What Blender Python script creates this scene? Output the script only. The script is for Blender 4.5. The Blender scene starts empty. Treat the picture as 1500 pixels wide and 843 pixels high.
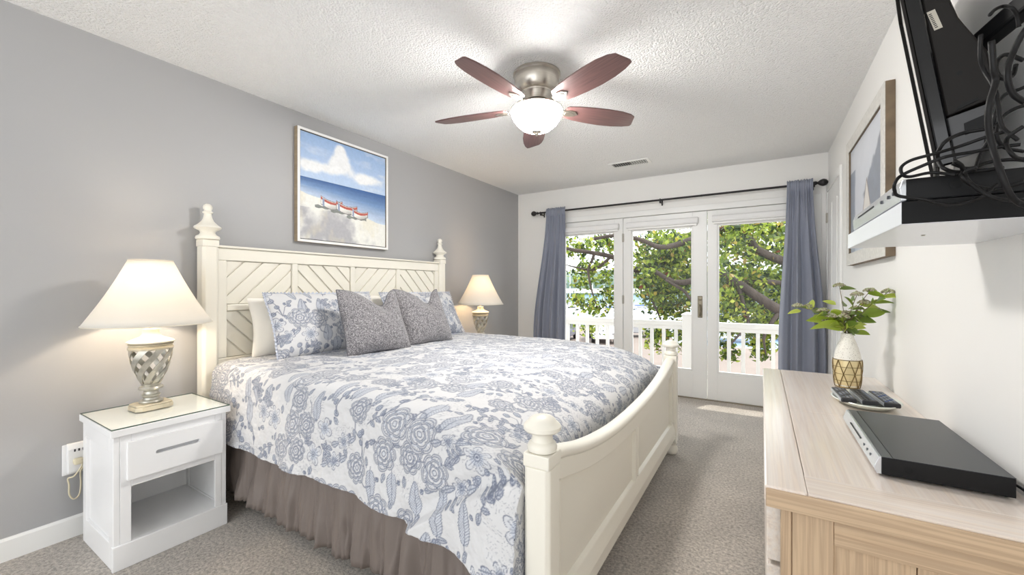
import bpy, math, random
import numpy as np
from mathutils import Vector, Matrix

PI = math.pi
SC = bpy.context.scene
COL = SC.collection
rng = np.random.default_rng(7)
random.seed(7)

# ------------------------------------------------------------------ camera
cam_d = bpy.data.cameras.new('camera')
cam_d.sensor_width = 36.0
cam_d.lens = 36.0 * 595.0 / 1500.0
cam_d.clip_start = 0.02
cam_d.clip_end = 900
cam = bpy.data.objects.new('camera', cam_d)
COL.objects.link(cam)
cam.location = (0, 0, 1.19)
cam.rotation_euler = (PI / 2, 0, math.radians(31.616))
SC.camera = cam

# ------------------------------------------------------------------ light
SC.view_settings.view_transform = 'Standard'
SC.view_settings.look = 'None'
SC.view_settings.gamma = 1.0
SC.view_settings.use_curve_mapping = False
SC.view_settings.exposure = 0.74
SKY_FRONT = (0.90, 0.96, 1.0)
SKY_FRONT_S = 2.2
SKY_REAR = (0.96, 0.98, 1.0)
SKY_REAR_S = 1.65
SUN_S = 2.2
NEAR_LAMP_W, FAR_LAMP_W = 4.4, 4.2
BOWL_S = 76.0

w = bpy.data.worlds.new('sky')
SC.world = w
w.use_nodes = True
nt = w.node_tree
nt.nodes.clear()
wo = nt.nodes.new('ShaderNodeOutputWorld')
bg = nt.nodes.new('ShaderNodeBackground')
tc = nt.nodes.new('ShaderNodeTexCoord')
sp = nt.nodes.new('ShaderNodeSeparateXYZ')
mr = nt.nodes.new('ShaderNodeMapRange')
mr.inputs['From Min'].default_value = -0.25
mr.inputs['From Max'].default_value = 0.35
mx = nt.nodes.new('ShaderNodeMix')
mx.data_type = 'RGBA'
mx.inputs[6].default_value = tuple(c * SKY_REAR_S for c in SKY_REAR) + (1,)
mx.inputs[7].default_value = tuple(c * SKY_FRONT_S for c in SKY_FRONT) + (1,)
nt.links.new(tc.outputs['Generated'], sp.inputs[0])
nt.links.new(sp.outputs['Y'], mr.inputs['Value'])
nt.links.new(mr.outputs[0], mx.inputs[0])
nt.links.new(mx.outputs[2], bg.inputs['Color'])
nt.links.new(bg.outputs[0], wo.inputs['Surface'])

sun_d = bpy.data.lights.new('sun', 'SUN')
sun_d.energy = SUN_S
sun_d.angle = math.radians(0.6)
sun_d.color = (1.0, 0.95, 0.86)
sun = bpy.data.objects.new('sun', sun_d)
COL.objects.link(sun)
sun.rotation_euler = Vector((-0.22, -0.46, -0.86)).to_track_quat('-Z', 'Y').to_euler()

# ------------------------------------------------------------------ helpers: materials
def lin(r, g, b):
    f = lambda c: (c / 255 / 12.92) if c / 255 <= 0.04045 else ((c / 255 + 0.055) / 1.055) ** 2.4
    return (f(r), f(g), f(b))

MATS = {}
def pbr(name, col, rough=0.5, metal=0.0, var=0.0, var_scale=6.0, bump=0.0, bump_scale=80.0, bump_dist=0.003,
        spec=0.5, stretch=(1, 1, 1), attr=None, detail=3.0, coat=0.0, trans=0.0, emit=None, emit_s=0.0, sheen=0.0, var_to=None):
    if name in MATS:
        return MATS[name]
    m = bpy.data.materials.new(name)
    m.use_nodes = True
    t = m.node_tree
    b = t.nodes['Principled BSDF']
    b.inputs['Base Color'].default_value = (*col, 1)
    b.inputs['Roughness'].default_value = rough
    b.inputs['Metallic'].default_value = metal
    b.inputs['Specular IOR Level'].default_value = spec
    b.inputs['Coat Weight'].default_value = coat
    b.inputs['Sheen Weight'].default_value = sheen
    if trans:
        b.inputs['Transmission Weight'].default_value = trans
    if emit is not None:
        b.inputs['Emission Color'].default_value = (*emit, 1)
        b.inputs['Emission Strength'].default_value = emit_s
    co = t.nodes.new('ShaderNodeTexCoord')
    mp = t.nodes.new('ShaderNodeMapping')
    mp.inputs['Scale'].default_value = stretch
    t.links.new(co.outputs['Object'], mp.inputs[0])
    src = None
    if attr:
        a = t.nodes.new('ShaderNodeAttribute')
        a.attribute_name = attr
        src = a.outputs['Color']
    if var > 0:
        n = t.nodes.new('ShaderNodeTexNoise')
        n.inputs['Scale'].default_value = var_scale
        n.inputs['Detail'].default_value = detail
        t.links.new(mp.outputs[0], n.inputs['Vector'])
        r = t.nodes.new('ShaderNodeMapRange')
        r.inputs['From Min'].default_value = 0.3
        r.inputs['From Max'].default_value = 0.7
        t.links.new(n.outputs[0], r.inputs['Value'])
        mix = t.nodes.new('ShaderNodeMix')
        mix.data_type = 'RGBA'
        lo = var_to if var_to else tuple(c * (1 - var) for c in col)
        if src is not None:
            mm = t.nodes.new('ShaderNodeMix')
            mm.data_type = 'RGBA'
            mm.blend_type = 'MULTIPLY'
            mm.inputs[0].default_value = 1.0
            t.links.new(src, mm.inputs[6])
            mix.inputs[6].default_value = (1 - var, 1 - var, 1 - var, 1)
            mix.inputs[7].default_value = (1, 1, 1, 1)
            t.links.new(r.outputs[0], mix.inputs[0])
            t.links.new(mix.outputs[2], mm.inputs[7])
            src = mm.outputs[2]
        else:
            mix.inputs[6].default_value = (*lo, 1)
            mix.inputs[7].default_value = (*col, 1)
            t.links.new(r.outputs[0], mix.inputs[0])
            src = mix.outputs[2]
    if src is not None:
        t.links.new(src, b.inputs['Base Color'])
    if bump > 0:
        n2 = t.nodes.new('ShaderNodeTexNoise')
        n2.inputs['Scale'].default_value = bump_scale
        n2.inputs['Detail'].default_value = 3
        t.links.new(mp.outputs[0], n2.inputs['Vector'])
        bp = t.nodes.new('ShaderNodeBump')
        bp.inputs['Strength'].default_value = bump
        bp.inputs['Distance'].default_value = bump_dist
        t.links.new(n2.outputs[0], bp.inputs['Height'])
        t.links.new(bp.outputs[0], b.inputs['Normal'])
    MATS[name] = m
    return m

def glass_mat(name, tint=(1, 1, 1)):
    """thin clear pane: mostly see-through with a fresnel reflection"""
    m = bpy.data.materials.new(name)
    m.use_nodes = True
    t = m.node_tree
    t.nodes.clear()
    o = t.nodes.new('ShaderNodeOutputMaterial')
    tr = t.nodes.new('ShaderNodeBsdfTransparent')
    tr.inputs[0].default_value = (*tint, 1)
    gl = t.nodes.new('ShaderNodeBsdfGlossy')
    gl.inputs['Roughness'].default_value = 0.02
    fr = t.nodes.new('ShaderNodeFresnel')
    fr.inputs[0].default_value = 1.3
    ge = t.nodes.new('ShaderNodeNewGeometry')
    iv = t.nodes.new('ShaderNodeMath')
    iv.operation = 'SUBTRACT'
    iv.inputs[0].default_value = 1.0
    t.links.new(ge.outputs['Backfacing'], iv.inputs[1])
    ml = t.nodes.new('ShaderNodeMath')
    ml.operation = 'MULTIPLY'
    t.links.new(fr.outputs[0], ml.inputs[0])
    t.links.new(iv.outputs[0], ml.inputs[1])
    mxs = t.nodes.new('ShaderNodeMixShader')
    t.links.new(ml.outputs[0], mxs.inputs[0])
    t.links.new(tr.outputs[0], mxs.inputs[1])
    t.links.new(gl.outputs[0], mxs.inputs[2])
    t.links.new(mxs.outputs[0], o.inputs[0])
    return m

def leafy(name, attr='col', trans=0.45, rough=0.45):
    m = bpy.data.materials.new(name)
    m.use_nodes = True
    t = m.node_tree
    b = t.nodes['Principled BSDF']
    o = t.nodes['Material Output']
    a = t.nodes.new('ShaderNodeAttribute')
    a.attribute_name = attr
    b.inputs['Roughness'].default_value = rough
    t.links.new(a.outputs['Color'], b.inputs['Base Color'])
    tl = t.nodes.new('ShaderNodeBsdfTranslucent')
    t.links.new(a.outputs['Color'], tl.inputs[0])
    mxs = t.nodes.new('ShaderNodeMixShader')
    mxs.inputs[0].default_value = trans
    t.links.new(b.outputs[0], mxs.inputs[1])
    t.links.new(tl.outputs[0], mxs.inputs[2])
    t.links.new(mxs.outputs[0], o.inputs[0])
    return m

def shade_mat(name, col):
    m = bpy.data.materials.new(name)
    m.use_nodes = True
    t = m.node_tree
    t.nodes.clear()
    o = t.nodes.new('ShaderNodeOutputMaterial')
    d = t.nodes.new('ShaderNodeBsdfDiffuse')
    d.inputs[0].default_value = (*col, 1)
    tl = t.nodes.new('ShaderNodeBsdfTranslucent')
    tl.inputs[0].default_value = (*col, 1)
    mxs = t.nodes.new('ShaderNodeMixShader')
    mxs.inputs[0].default_value = 0.24
    wv = t.nodes.new('ShaderNodeTexNoise')
    wv.inputs['Scale'].default_value = 300
    bp = t.nodes.new('ShaderNodeBump')
    bp.inputs['Strength'].default_value = 0.05
    t.links.new(wv.outputs[0], bp.inputs['Height'])
    t.links.new(bp.outputs[0], d.inputs['Normal'])
    t.links.new(d.outputs[0], mxs.inputs[1])
    t.links.new(tl.outputs[0], mxs.inputs[2])
    t.links.new(mxs.outputs[0], o.inputs[0])
    return m

# ------------------------------------------------------------------ helpers: shapes
class MB:
    def __init__(s):
        s.v = []
        s.f = []
    def add(s, vs, fs, M=None):
        o = len(s.v)
        if M is not None:
            vs = [tuple(M @ Vector(p)) for p in vs]
        s.v += [tuple(p) for p in vs]
        s.f += [tuple(i + o for i in f) for f in fs]
        return s
    def box(s, x0, x1, y0, y1, z0, z1, M=None):
        vs = [(x0, y0, z0), (x1, y0, z0), (x1, y1, z0), (x0, y1, z0), (x0, y0, z1), (x1, y0, z1), (x1, y1, z1), (x0, y1, z1)]
        fs = [(0, 3, 2, 1), (4, 5, 6, 7), (0, 1, 5, 4), (1, 2, 6, 5), (2, 3, 7, 6), (3, 0, 4, 7)]
        return s.add(vs, fs, M)
    def prism(s, poly, d0, d1, axis='x', M=None):
        """poly: 2D points; axis x -> (y,z), y -> (x,z), z -> (x,y)"""
        n = len(poly)
        def P(p, d):
            return (d, p[0], p[1]) if axis == 'x' else ((p[0], d, p[1]) if axis == 'y' else (p[0], p[1], d))
        vs = [P(p, d0) for p in poly] + [P(p, d1) for p in poly]
        fs = [tuple(range(n)), tuple(range(2 * n - 1, n - 1, -1))]
        fs += [(i, i + n, (i + 1) % n + n, (i + 1) % n) for i in range(n)]
        return s.add(vs, fs, M)
    def lathe(s, prof, c=(0, 0, 0), n=28, M=None, sx=1.0, sy=1.0, cap=True, phase=0.0):
        vs = []
        fs = []
        k = len(prof)
        for (r, z) in prof:
            for i in range(n):
                a = 2 * PI * i / n + phase
                vs.append((c[0] + r * sx * math.cos(a), c[1] + r * sy * math.sin(a), c[2] + z))
        for j in range(k - 1):
            for i in range(n):
                i2 = (i + 1) % n
                fs.append((j * n + i, j * n + i2, (j + 1) * n + i2, (j + 1) * n + i))
        if cap:
            fs.append(tuple(range(n - 1, -1, -1)))
            fs.append(tuple((k - 1) * n + i for i in range(n)))
        return s.add(vs, fs, M)
    def tube(s, pts, r, n=8, closed=False, M=None):
        pts = [Vector(p) for p in pts]
        k = len(pts)
        rs = r if isinstance(r, (list, tuple)) else [r] * k
        vs = []
        fs = []
        up = None
        for j in range(k):
            a = pts[(j - 1) % k] if (closed or j > 0) else pts[0]
            b = pts[(j + 1) % k] if (closed or j < k - 1) else pts[-1]
            d = (b - a)
            d = d.normalized() if d.length > 1e-9 else Vector((0, 0, 1))
            if up is None:
                up = Vector((0, 0, 1)) if abs(d.z) < 0.9 else Vector((1, 0, 0))
            x = d.cross(up)
            if x.length < 1e-6:
                x = d.cross(Vector((0.3, 1, 0.2)))
            x.normalize()
            y = x.cross(d)
            up = y.copy()
            for i in range(n):
                t = 2 * PI * i / n
                q = pts[j] + x * (math.cos(t) * rs[j]) + y * (math.sin(t) * rs[j])
                vs.append(tuple(q))
        m = k if closed else k - 1
        for j in range(m):
            j2 = (j + 1) % k
            for i in range(n):
                i2 = (i + 1) % n
                fs.append((j * n + i, j2 * n + i, j2 * n + i2, j * n + i2))
        if not closed:
            fs.append(tuple(range(n)))
            fs.append(tuple((k - 1) * n + i for i in range(n - 1, -1, -1)))
        return s.add(vs, fs, M)

def spline(pts, n=8):
    """catmull-rom through the points"""
    P = [Vector(p) for p in pts]
    P = [P[0] * 2 - P[1]] + P + [P[-1] * 2 - P[-2]]
    out = []
    for i in range(1, len(P) - 2):
        for k in range(n):
            t = k / n
            a, b, c, d = P[i - 1], P[i], P[i + 1], P[i + 2]
            out.append(0.5 * ((2 * b) + (c - a) * t + (2 * a - 5 * b + 4 * c - d) * t * t + (3 * b - a - 3 * c + d) * t ** 3))
    out.append(P[-2])
    return out

def world_loc(o):
    L = Vector((0, 0, 0))
    while o is not None:
        L = L + Vector(o.location)
        o = o.parent
    return L

LOCAL = set()
def obj(name, mb, mat, parent=None, bevel=0.0, smooth=False, seg=2, local=None):
    me = bpy.data.meshes.new(name)
    vs = mb.v
    loc = False if local is None else local
    if parent is not None:
        r = parent
        while r.parent is not None:
            r = r.parent
        if r.name in LOCAL:
            loc = True
        if not loc:
            L = world_loc(parent)
            vs = [(p[0] - L.x, p[1] - L.y, p[2] - L.z) for p in vs]
    me.from_pydata(vs, [], mb.f)
    me.validate()
    me.update()
    o = bpy.data.objects.new(name, me)
    COL.objects.link(o)
    if mat is not None:
        me.materials.append(mat)
    if parent is not None:
        o.parent = parent
    if smooth:
        me.polygons.foreach_set('use_smooth', [True] * len(me.polygons))
        if smooth == 'angle':
            me.set_sharp_from_angle(angle=math.radians(40))
    if bevel > 0:
        b = o.modifiers.new('bevel', 'BEVEL')
        b.width = bevel
        b.segments = seg
        b.limit_method = 'ANGLE'
        b.angle_limit = math.radians(35)
        b.harden_normals = False
    return o

def grid_obj(name, V, mat, parent=None, col=None, smooth=True, close_u=False, local=True):
    """V: (n,m,3) array; col: (n,m,3)"""
    n, m = V.shape[:2]
    idx = np.arange(n * m).reshape(n, m)
    if close_u:
        a, b = idx, np.roll(idx, -1, axis=0)
    else:
        a, b = idx[:-1], idx[1:]
    q = np.stack([a[:, :-1], b[:, :-1], b[:, 1:], a[:, 1:]], axis=-1).reshape(-1, 4)
    return raw_obj(name, V.reshape(-1, 3), q, mat, parent, None if col is None else col.reshape(-1, 3), smooth)

def raw_obj(name, V, Q, mat, parent=None, col=None, smooth=True):
    me = bpy.data.meshes.new(name)
    V = np.asarray(V, dtype=np.float32)
    if parent is not None:
        r = parent
        while r.parent is not None:
            r = r.parent
        if r.name not in LOCAL:
            L = world_loc(parent)
            V = V - np.array([L.x, L.y, L.z], dtype=np.float32)
    k = Q.shape[1]
    me.vertices.add(len(V))
    me.vertices.foreach_set('co', V.ravel())
    me.loops.add(Q.size)
    me.loops.foreach_set('vertex_index', Q.ravel().astype(np.int32))
    me.polygons.add(len(Q))
    me.polygons.foreach_set('loop_start', np.arange(0, Q.size, k, dtype=np.int32))
    me.update(calc_edges=True)
    me.polygons.foreach_set('use_smooth', np.full(len(Q), smooth))
    if col is not None:
        at = me.color_attributes.new('col', 'FLOAT_COLOR', 'POINT')
        c4 = np.ones((len(V), 4), dtype=np.float32)
        c4[:, :3] = col
        at.data.foreach_set('color', c4.ravel())
    o = bpy.data.objects.new(name, me)
    COL.objects.link(o)
    me.materials.append(mat)
    if parent is not None:
        o.parent = parent
    return o

def tag(o, label, cat, group=None, kind=None):
    o['label'] = label
    o['category'] = cat
    if group:
        o['group'] = group
    if kind:
        o['kind'] = kind
    return o

def thing(name, label, cat, loc=(0, 0, 0), rz=0.0, group=None, local=False):
    o = bpy.data.objects.new(name, None)
    o.empty_display_size = 0.1
    COL.objects.link(o)
    o.location = loc
    o.rotation_euler = (0, 0, rz)
    tag(o, label, cat, group)
    if local:
        LOCAL.add(o.name)
    return o

def struct(name, mb, mat, parent=None, bevel=0.0, smooth=False):
    o = obj(name, mb, mat, parent, bevel, smooth)
    o['kind'] = 'structure'
    return o

def copy_tree(o, parent=None):
    c = o.copy()
    COL.objects.link(c)
    c.parent = parent
    for ch in list(o.children):
        copy_tree(ch, c)
    return c

# numpy value noise
def vnoise(x, y, seed=0):
    xi = np.floor(x).astype(np.int64)
    yi = np.floor(y).astype(np.int64)
    fx = x - xi
    fy = y - yi
    fx = fx * fx * (3 - 2 * fx)
    fy = fy * fy * (3 - 2 * fy)
    def h(a, b):
        n = (a * 374761393 + b * 668265263 + seed * 1442695041) & 0x7fffffff
        n = ((n ^ (n >> 13)) * 1274126177) & 0x7fffffff
        n = (n ^ (n >> 16)) & 0xffff
        return n / 65535.0
    return (h(xi, yi) * (1 - fx) + h(xi + 1, yi) * fx) * (1 - fy) + (h(xi, yi + 1) * (1 - fx) + h(xi + 1, yi + 1) * fx) * fy

def fbm(x, y, seed=0, oct=4):
    s = 0
    a = 0.5
    for k in range(oct):
        s = s + a * vnoise(x * 2 ** k, y * 2 ** k, seed + k * 17)
        a *= 0.5
    return s / (1 - 0.5 ** oct)

def sstep(a, b, x):
    t = np.clip((x - a) / (b - a), 0, 1)
    return t * t * (3 - 2 * t)
# ------------------------------------------------------------------ materials
M_wall_grey = pbr('grey_wall_paint', lin(172, 172, 173), 0.5, bump=0.12, bump_scale=260, bump_dist=0.001)
M_wall_white = pbr('white_wall_paint', lin(240, 239, 236), 0.5, bump=0.1, bump_scale=240, bump_dist=0.001)
M_trim = pbr('white_trim_paint', lin(240, 240, 238), 0.35)
M_ext = pbr('white_exterior_paint', lin(216, 216, 216), 0.5)
M_siding = pbr('pale_siding', lin(205, 205, 200), 0.7)

def ceiling_mat():
    m = pbr('popcorn_ceiling', lin(247, 247, 246), 0.9)
    t = m.node_tree
    b = t.nodes['Principled BSDF']
    co = t.nodes.new('ShaderNodeTexCoord')
    v = t.nodes.new('ShaderNodeTexVoronoi')
    v.inputs['Scale'].default_value = 95
    n = t.nodes.new('ShaderNodeTexNoise')
    n.inputs['Scale'].default_value = 60
    n.inputs['Detail'].default_value = 5
    n.inputs['Roughness'].default_value = 0.7
    t.links.new(co.outputs['Object'], v.inputs['Vector'])
    t.links.new(co.outputs['Object'], n.inputs['Vector'])
    s = t.nodes.new('ShaderNodeMath')
    s.operation = 'SUBTRACT'
    t.links.new(n.outputs[0], s.inputs[0])
    t.links.new(v.outputs['Distance'], s.inputs[1])
    bp = t.nodes.new('ShaderNodeBump')
    bp.inputs['Strength'].default_value = 0.75
    bp.inputs['Distance'].default_value = 0.012
    t.links.new(s.outputs[0], bp.inputs['Height'])
    t.links.new(bp.outputs[0], b.inputs['Normal'])
    return m

def carpet_mat():
    m = pbr('carpet_pile', lin(172, 166, 160), 1.0, spec=0.1, sheen=0.3)
    t = m.node_tree
    b = t.nodes['Principled BSDF']
    co = t.nodes.new('ShaderNodeTexCoord')
    n = t.nodes.new('ShaderNodeTexNoise')
    n.inputs['Scale'].default_value = 75
    n.inputs['Detail'].default_value = 5
    n.inputs['Roughness'].default_value = 0.75
    n3 = t.nodes.new('ShaderNodeTexNoise')
    n3.inputs['Scale'].default_value = 3.5
    n3.inputs['Detail'].default_value = 2
    for q in (n, n3):
        t.links.new(co.outputs['Object'], q.inputs['Vector'])
    cr = t.nodes.new('ShaderNodeValToRGB')
    cr.color_ramp.elements[0].position = 0.34
    cr.color_ramp.elements[0].color = (*lin(136, 129, 121), 1)
    cr.color_ramp.elements[1].position = 0.64
    cr.color_ramp.elements[1].color = (*lin(222, 213, 202), 1)
    t.links.new(n.outputs[0], cr.inputs[0])
    r = t.nodes.new('ShaderNodeMapRange')
    r.inputs['From Min'].default_value = 0.35
    r.inputs['From Max'].default_value = 0.65
    r.inputs['To Min'].default_value = 0.86
    r.inputs['To Max'].default_value = 1.0
    t.links.new(n3.outputs[0], r.inputs['Value'])
    mm = t.nodes.new('ShaderNodeMix')
    mm.data_type = 'RGBA'
    mm.blend_type = 'MULTIPLY'
    mm.inputs[0].default_value = 1
    t.links.new(cr.outputs[0], mm.inputs[6])
    t.links.new(r.outputs[0], mm.inputs[7])
    t.links.new(mm.outputs[2], b.inputs['Base Color'])
    bp = t.nodes.new('ShaderNodeBump')
    bp.inputs['Strength'].default_value = 0.8
    bp.inputs['Distance'].default_value = 0.01
    t.links.new(n.outputs[0], bp.inputs['Height'])
    t.links.new(bp.outputs[0], b.inputs['Normal'])
    return m

XL, XR, YF, H = -2.807, 0.521, 4.72, 2.44
YB = -1.7
X0, X1 = -2.27, 0.40          # door opening
# ------------------------------------------------------------------ room shell
struct('floor', MB().box(XL - .15, XR + .15, YB, YF + .15, -0.25, 0), carpet_mat())
struct('ceiling', MB().box(XL - .15, XR + .15, YB, YF + .15, H, H + .25), ceiling_mat())
struct('wall_left', MB().box(XL - .15, XL, YB, YF, 0, H), M_wall_grey)
struct('wall_right', MB().box(XR, XR + .15, YB, YF, 0, H), M_wall_white)
b = MB()
b.box(-9, X0, YF, YF + .15, -3.1, 7)  # wall spread far past the room, unseen, to block rear sky from outdoors
b.box(X1, 7.0, YF, YF + .15, -3.1, 7)
b.box(X0, X1, YF, YF + .15, 2.003, 7)
b.box(X0, X1, YF + .001, YF + .15, -3.1, -0.001)
struct('wall_front', b, M_wall_white)
struct('baseboard_left', MB().prism([(XL, 0), (XL + .014, 0), (XL + .014, .088), (XL + .006, .098), (XL, .098)], YB, YF, 'y'), M_trim)
b = MB()
b.box(XL + .014, X0 - .075, YF - .014, YF, 0, .098)
struct('baseboard_front', b, M_trim, bevel=.004)
struct('baseboard_right', MB().box(XR - .014, XR, YB, 3.93, 0, .098), M_trim, bevel=.004)
# casing round the doors
b = MB()
b.box(X0 - .07, X0, YF - .016, YF, 0, 2.066)
b.box(X1, X1 + .07, YF - .016, YF, 0, 2.066)
b.box(X0, X1, YF - .016, YF, 2.003, 2.066)
struct('trim_1', b, M_trim, bevel=.004)
b = MB().box(X0, X1, YF - .004, YF + .15, -0.01, .012)
struct('trim_2', b, pbr('threshold_metal', lin(150, 140, 125), 0.4, 0.6), bevel=.003)
# unseen slab added over the deck to keep sun off the upper glass
b = MB().box(-6.5, 5.0, YF + .15, YF + 1.0, 2.55, 2.75)
struct('ceiling_sun_block', b, M_ext)

# ------------------------------------------------------------------ french doors
M_glass = glass_mat('door_glass')
M_nickel = pbr('satin_nickel', lin(178, 174, 166), 0.28, 1.0)
M_shade = pbr('roller_shade_cloth', lin(240, 240, 240), 0.7)
PAN = [(-2.27, -1.381, -2.131, -1.479), (-1.381, -.492, -1.287, -.633), (-.492, .40, -.397, .262)]
ZG0, ZG1 = .298, 1.85
for i, (a, c, ga, gc) in enumerate(PAN):
    y0, y1 = YF - .002, YF + .043
    b = MB()
    g = .003
    b.box(a + g, ga, y0, y1, .014, 1.998)
    b.box(gc, c - g, y0, y1, .014, 1.998)
    b.box(ga, gc, y0, y1, .014, ZG0)
    b.box(ga, gc, y0, y1, ZG1, 1.998)
    d = struct('door_%d' % (i + 1), b, M_trim, bevel=.003)
    # glazing bead
    bb = MB()
    for (p, q, r, s_) in ((ga, ga + .016, ZG0, ZG1), (gc - .016, gc, ZG0, ZG1)):
        bb.box(p, q, y0 + .008, y1 - .008, r, s_)
    bb.box(ga + .016, gc - .016, y0 + .008, y1 - .008, ZG0, ZG0 + .016)
    bb.box(ga + .016, gc - .016, y0 + .008, y1 - .008, ZG1 - .016, ZG1)
    obj('glazing_bead', bb, M_trim, d, bevel=.004)
    obj('glass_pane', MB().box(ga + .01, gc - .01, y0 + .02, y0 + .025, ZG0 + .01, ZG1 - .01), M_glass, d)
    if i == 1:
        hz = MB()
        for z in (.32, 1.0, 1.72):
            hz.lathe([(.008, 0), (.008, .1)], (a, YF - .008, z), 10)
            hz.box(a - .012, a + .012, YF - .006, YF - .002, z + .005, z + .095)
        obj('hinge', hz, M_nickel, d)
        hb = MB()
        xh = -.56
        pl = MB().box(xh - .023, xh + .023, YF - .012, YF - .002, .87, 1.10)
        ho = obj('handle', pl, pbr('aged_nickel', lin(128, 120, 104), .35, .9), d, bevel=.006)
        hb.lathe([(.014, 0), (.014, .01)], (xh, YF - .02, 1.055), 14, M=None)
        hb.tube(spline([(xh, YF - .01, 1.0), (xh, YF - .05, 1.0), (xh + .006, YF - .055, .96), (xh + .004, YF - .05, .90), (xh, YF - .014, .89)], 6), .008, 8)
        obj('lever', hb, MATS['aged_nickel'], ho, smooth='angle')
    # roller shade cassette over the glass, a thing of its own
    sx0, sx1 = ga - .045, gc + .055
    t = thing('roller_shade', ['white roller shade cassette above the glass of the left, fixed door panel',
                               'white roller shade cassette above the middle door with the silver handle',
                               'white roller shade cassette above the door glass beside the right curtain'][i], 'shade',
              ((sx0 + sx1) / 2, YF - .03, 1.87), group='roller shades on the glass doors')
    obj('cassette', MB().prism([(YF - .002, 1.872), (YF - .052, 1.872), (YF - .060, 1.885), (YF - .060, 1.925), (YF - .045, 1.938), (YF - .002, 1.938)], sx0, sx1, 'x'), M_shade, t, bevel=.003)
    obj('hem_bar', MB().box(sx0 + .01, sx1 - .01, YF - .036, YF - .014, 1.851, 1.8715), M_trim, t, bevel=.004)

# closet door on the right wall, next to the corner
b = MB()
b.box(XR - .012, XR, 4.0, 4.66, .01, 2.06)
d4 = struct('door_4', b, M_trim)
p = MB()
for (z0, z1) in ((.2, .95), (1.08, 1.92)):
    for (ya, yb) in ((4.09, 4.30), (4.37, 4.58)):
        p.prism([(ya, z0), (yb, z0), (yb, z1), (ya, z1)], XR - .018, XR - .0121, 'x')
obj('raised_panel', p, M_trim, d4, bevel=.005)
h = MB()
for z in (.25, 1.78):
    h.lathe([(.007, 0), (.007, .09)], (XR - .018, 4.665, z), 10)
    h.box(XR - .016, XR - .012, 4.63, 4.69, z + .005, z + .085)
obj('hinge', h, M_nickel, d4)
b = MB()
b.box(XR - .018, XR, 3.935, 3.998, 0, 2.125)
b.box(XR - .018, XR, 3.998, 4.70, 2.062, 2.125)
b.box(XR - .018, XR, 4.672, 4.715, 0, 2.062)
struct('trim_3', b, M_trim, bevel=.004)

# ------------------------------------------------------------------ ceiling vent
t = thing('ceiling_vent', 'white metal register with slats in the ceiling near the glass doors', 'vent', (-1.13, 4.09, H), local=True)
b = MB()
b.box(-.20, .20, -.085, -.06, -.008, 0)
b.box(-.20, .20, .06, .085, -.008, 0)
b.box(-.20, -.17, -.06, .06, -.008, 0)
b.box(.17, .20, -.06, .06, -.008, 0)
obj('frame', b, M_trim, t, bevel=.003)
b = MB()
for i in range(15):
    x = -.16 + i * .0229
    b.box(-.0012, .0012, -.06, .06, -.009, .009, Matrix.Translation((x, 0, -.004)) @ Matrix.Rotation(math.radians(-40 if i < 8 else 40), 4, 'Y'))
obj('slats', b, pbr('vent_slat_paint', lin(200, 200, 196), 0.45), t)
obj('duct_shade_sheet', MB().box(-.17, .17, -.06, .06, -.0015, 0), pbr('duct_shade_grey', lin(70, 70, 70), 0.8), t)  # solid dark sheet, painted as the shade inside the duct

# ------------------------------------------------------------------ outside: deck and railing
struct('floor_deck', MB().box(-6, 4.6, YF + .15, 6.2, -.3, -.08), pbr('deck_boards', lin(215, 208, 198), 0.7, var=.15, var_scale=4, stretch=(1, 12, 1)))
t = thing('deck_railing', 'white wooden railing with square balusters along the deck outside the glass doors', 'railing', (-.89, 6.1, -.08))
obj('top_rail', MB().box(-5.9, 4.5, 6.05, 6.15, .655, .72).box(-5.9, 4.5, 6.08, 6.12, .60, .655), M_ext, t, bevel=.006)
obj('bottom_rail', MB().box(-5.9, 4.5, 6.075, 6.125, 0.0, .05), M_ext, t, bevel=.005)
for xp in (-4.6, -.885, 3.2):
    o = obj('post', MB().box(xp - .06, xp + .06, 6.03, 6.17, -.08, .80), M_ext, t, bevel=.006)
    obj('post_cap', MB().lathe([(.10, .80), (.10, .82), (.02, .85)], (xp, 6.1, 0), 4, phase=PI / 4), M_ext, o)
xb = -5.82
k = 0
while xb < 4.4:
    if min(abs(xb - q) for q in (-4.6, -.885, 3.2)) > .09:
        obj('baluster', MB().box(xb - .022, xb + .022, 6.08, 6.12, .05, .60), M_ext, t)
    xb += .165

# ------------------------------------------------------------------ outside: lot, water, far shore
ZG = -3.0
b = MB().prism([(-140, YF + .2), (90, YF + .2), (90, 31), (-5.5, 32.5), (-8, 42), (-140, 42)], ZG - .9, ZG, 'z')
struct('ground', b, pbr('pale_lot', lin(126, 114, 106), 0.9, var=.12, var_scale=.6))
struct('water', MB().box(-400, 300, 30, 420, ZG - 1.2, ZG - .5), pbr('harbour_water', lin(150, 178, 205), 0.12, bump=.3, bump_scale=1.2, bump_dist=.1))
b = MB()
for yy in (56, 74, 96):
    b.box(-120, 60, yy, yy + 2.2, ZG - .45, ZG - .05)
for xx in range(-110, 60, 12):
    b.box(xx, xx + 1.2, 43, 96, ZG - .46, ZG - .08)
struct('floor_dock', b, pbr('dock_planks', lin(205, 200, 192), 0.8))

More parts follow.
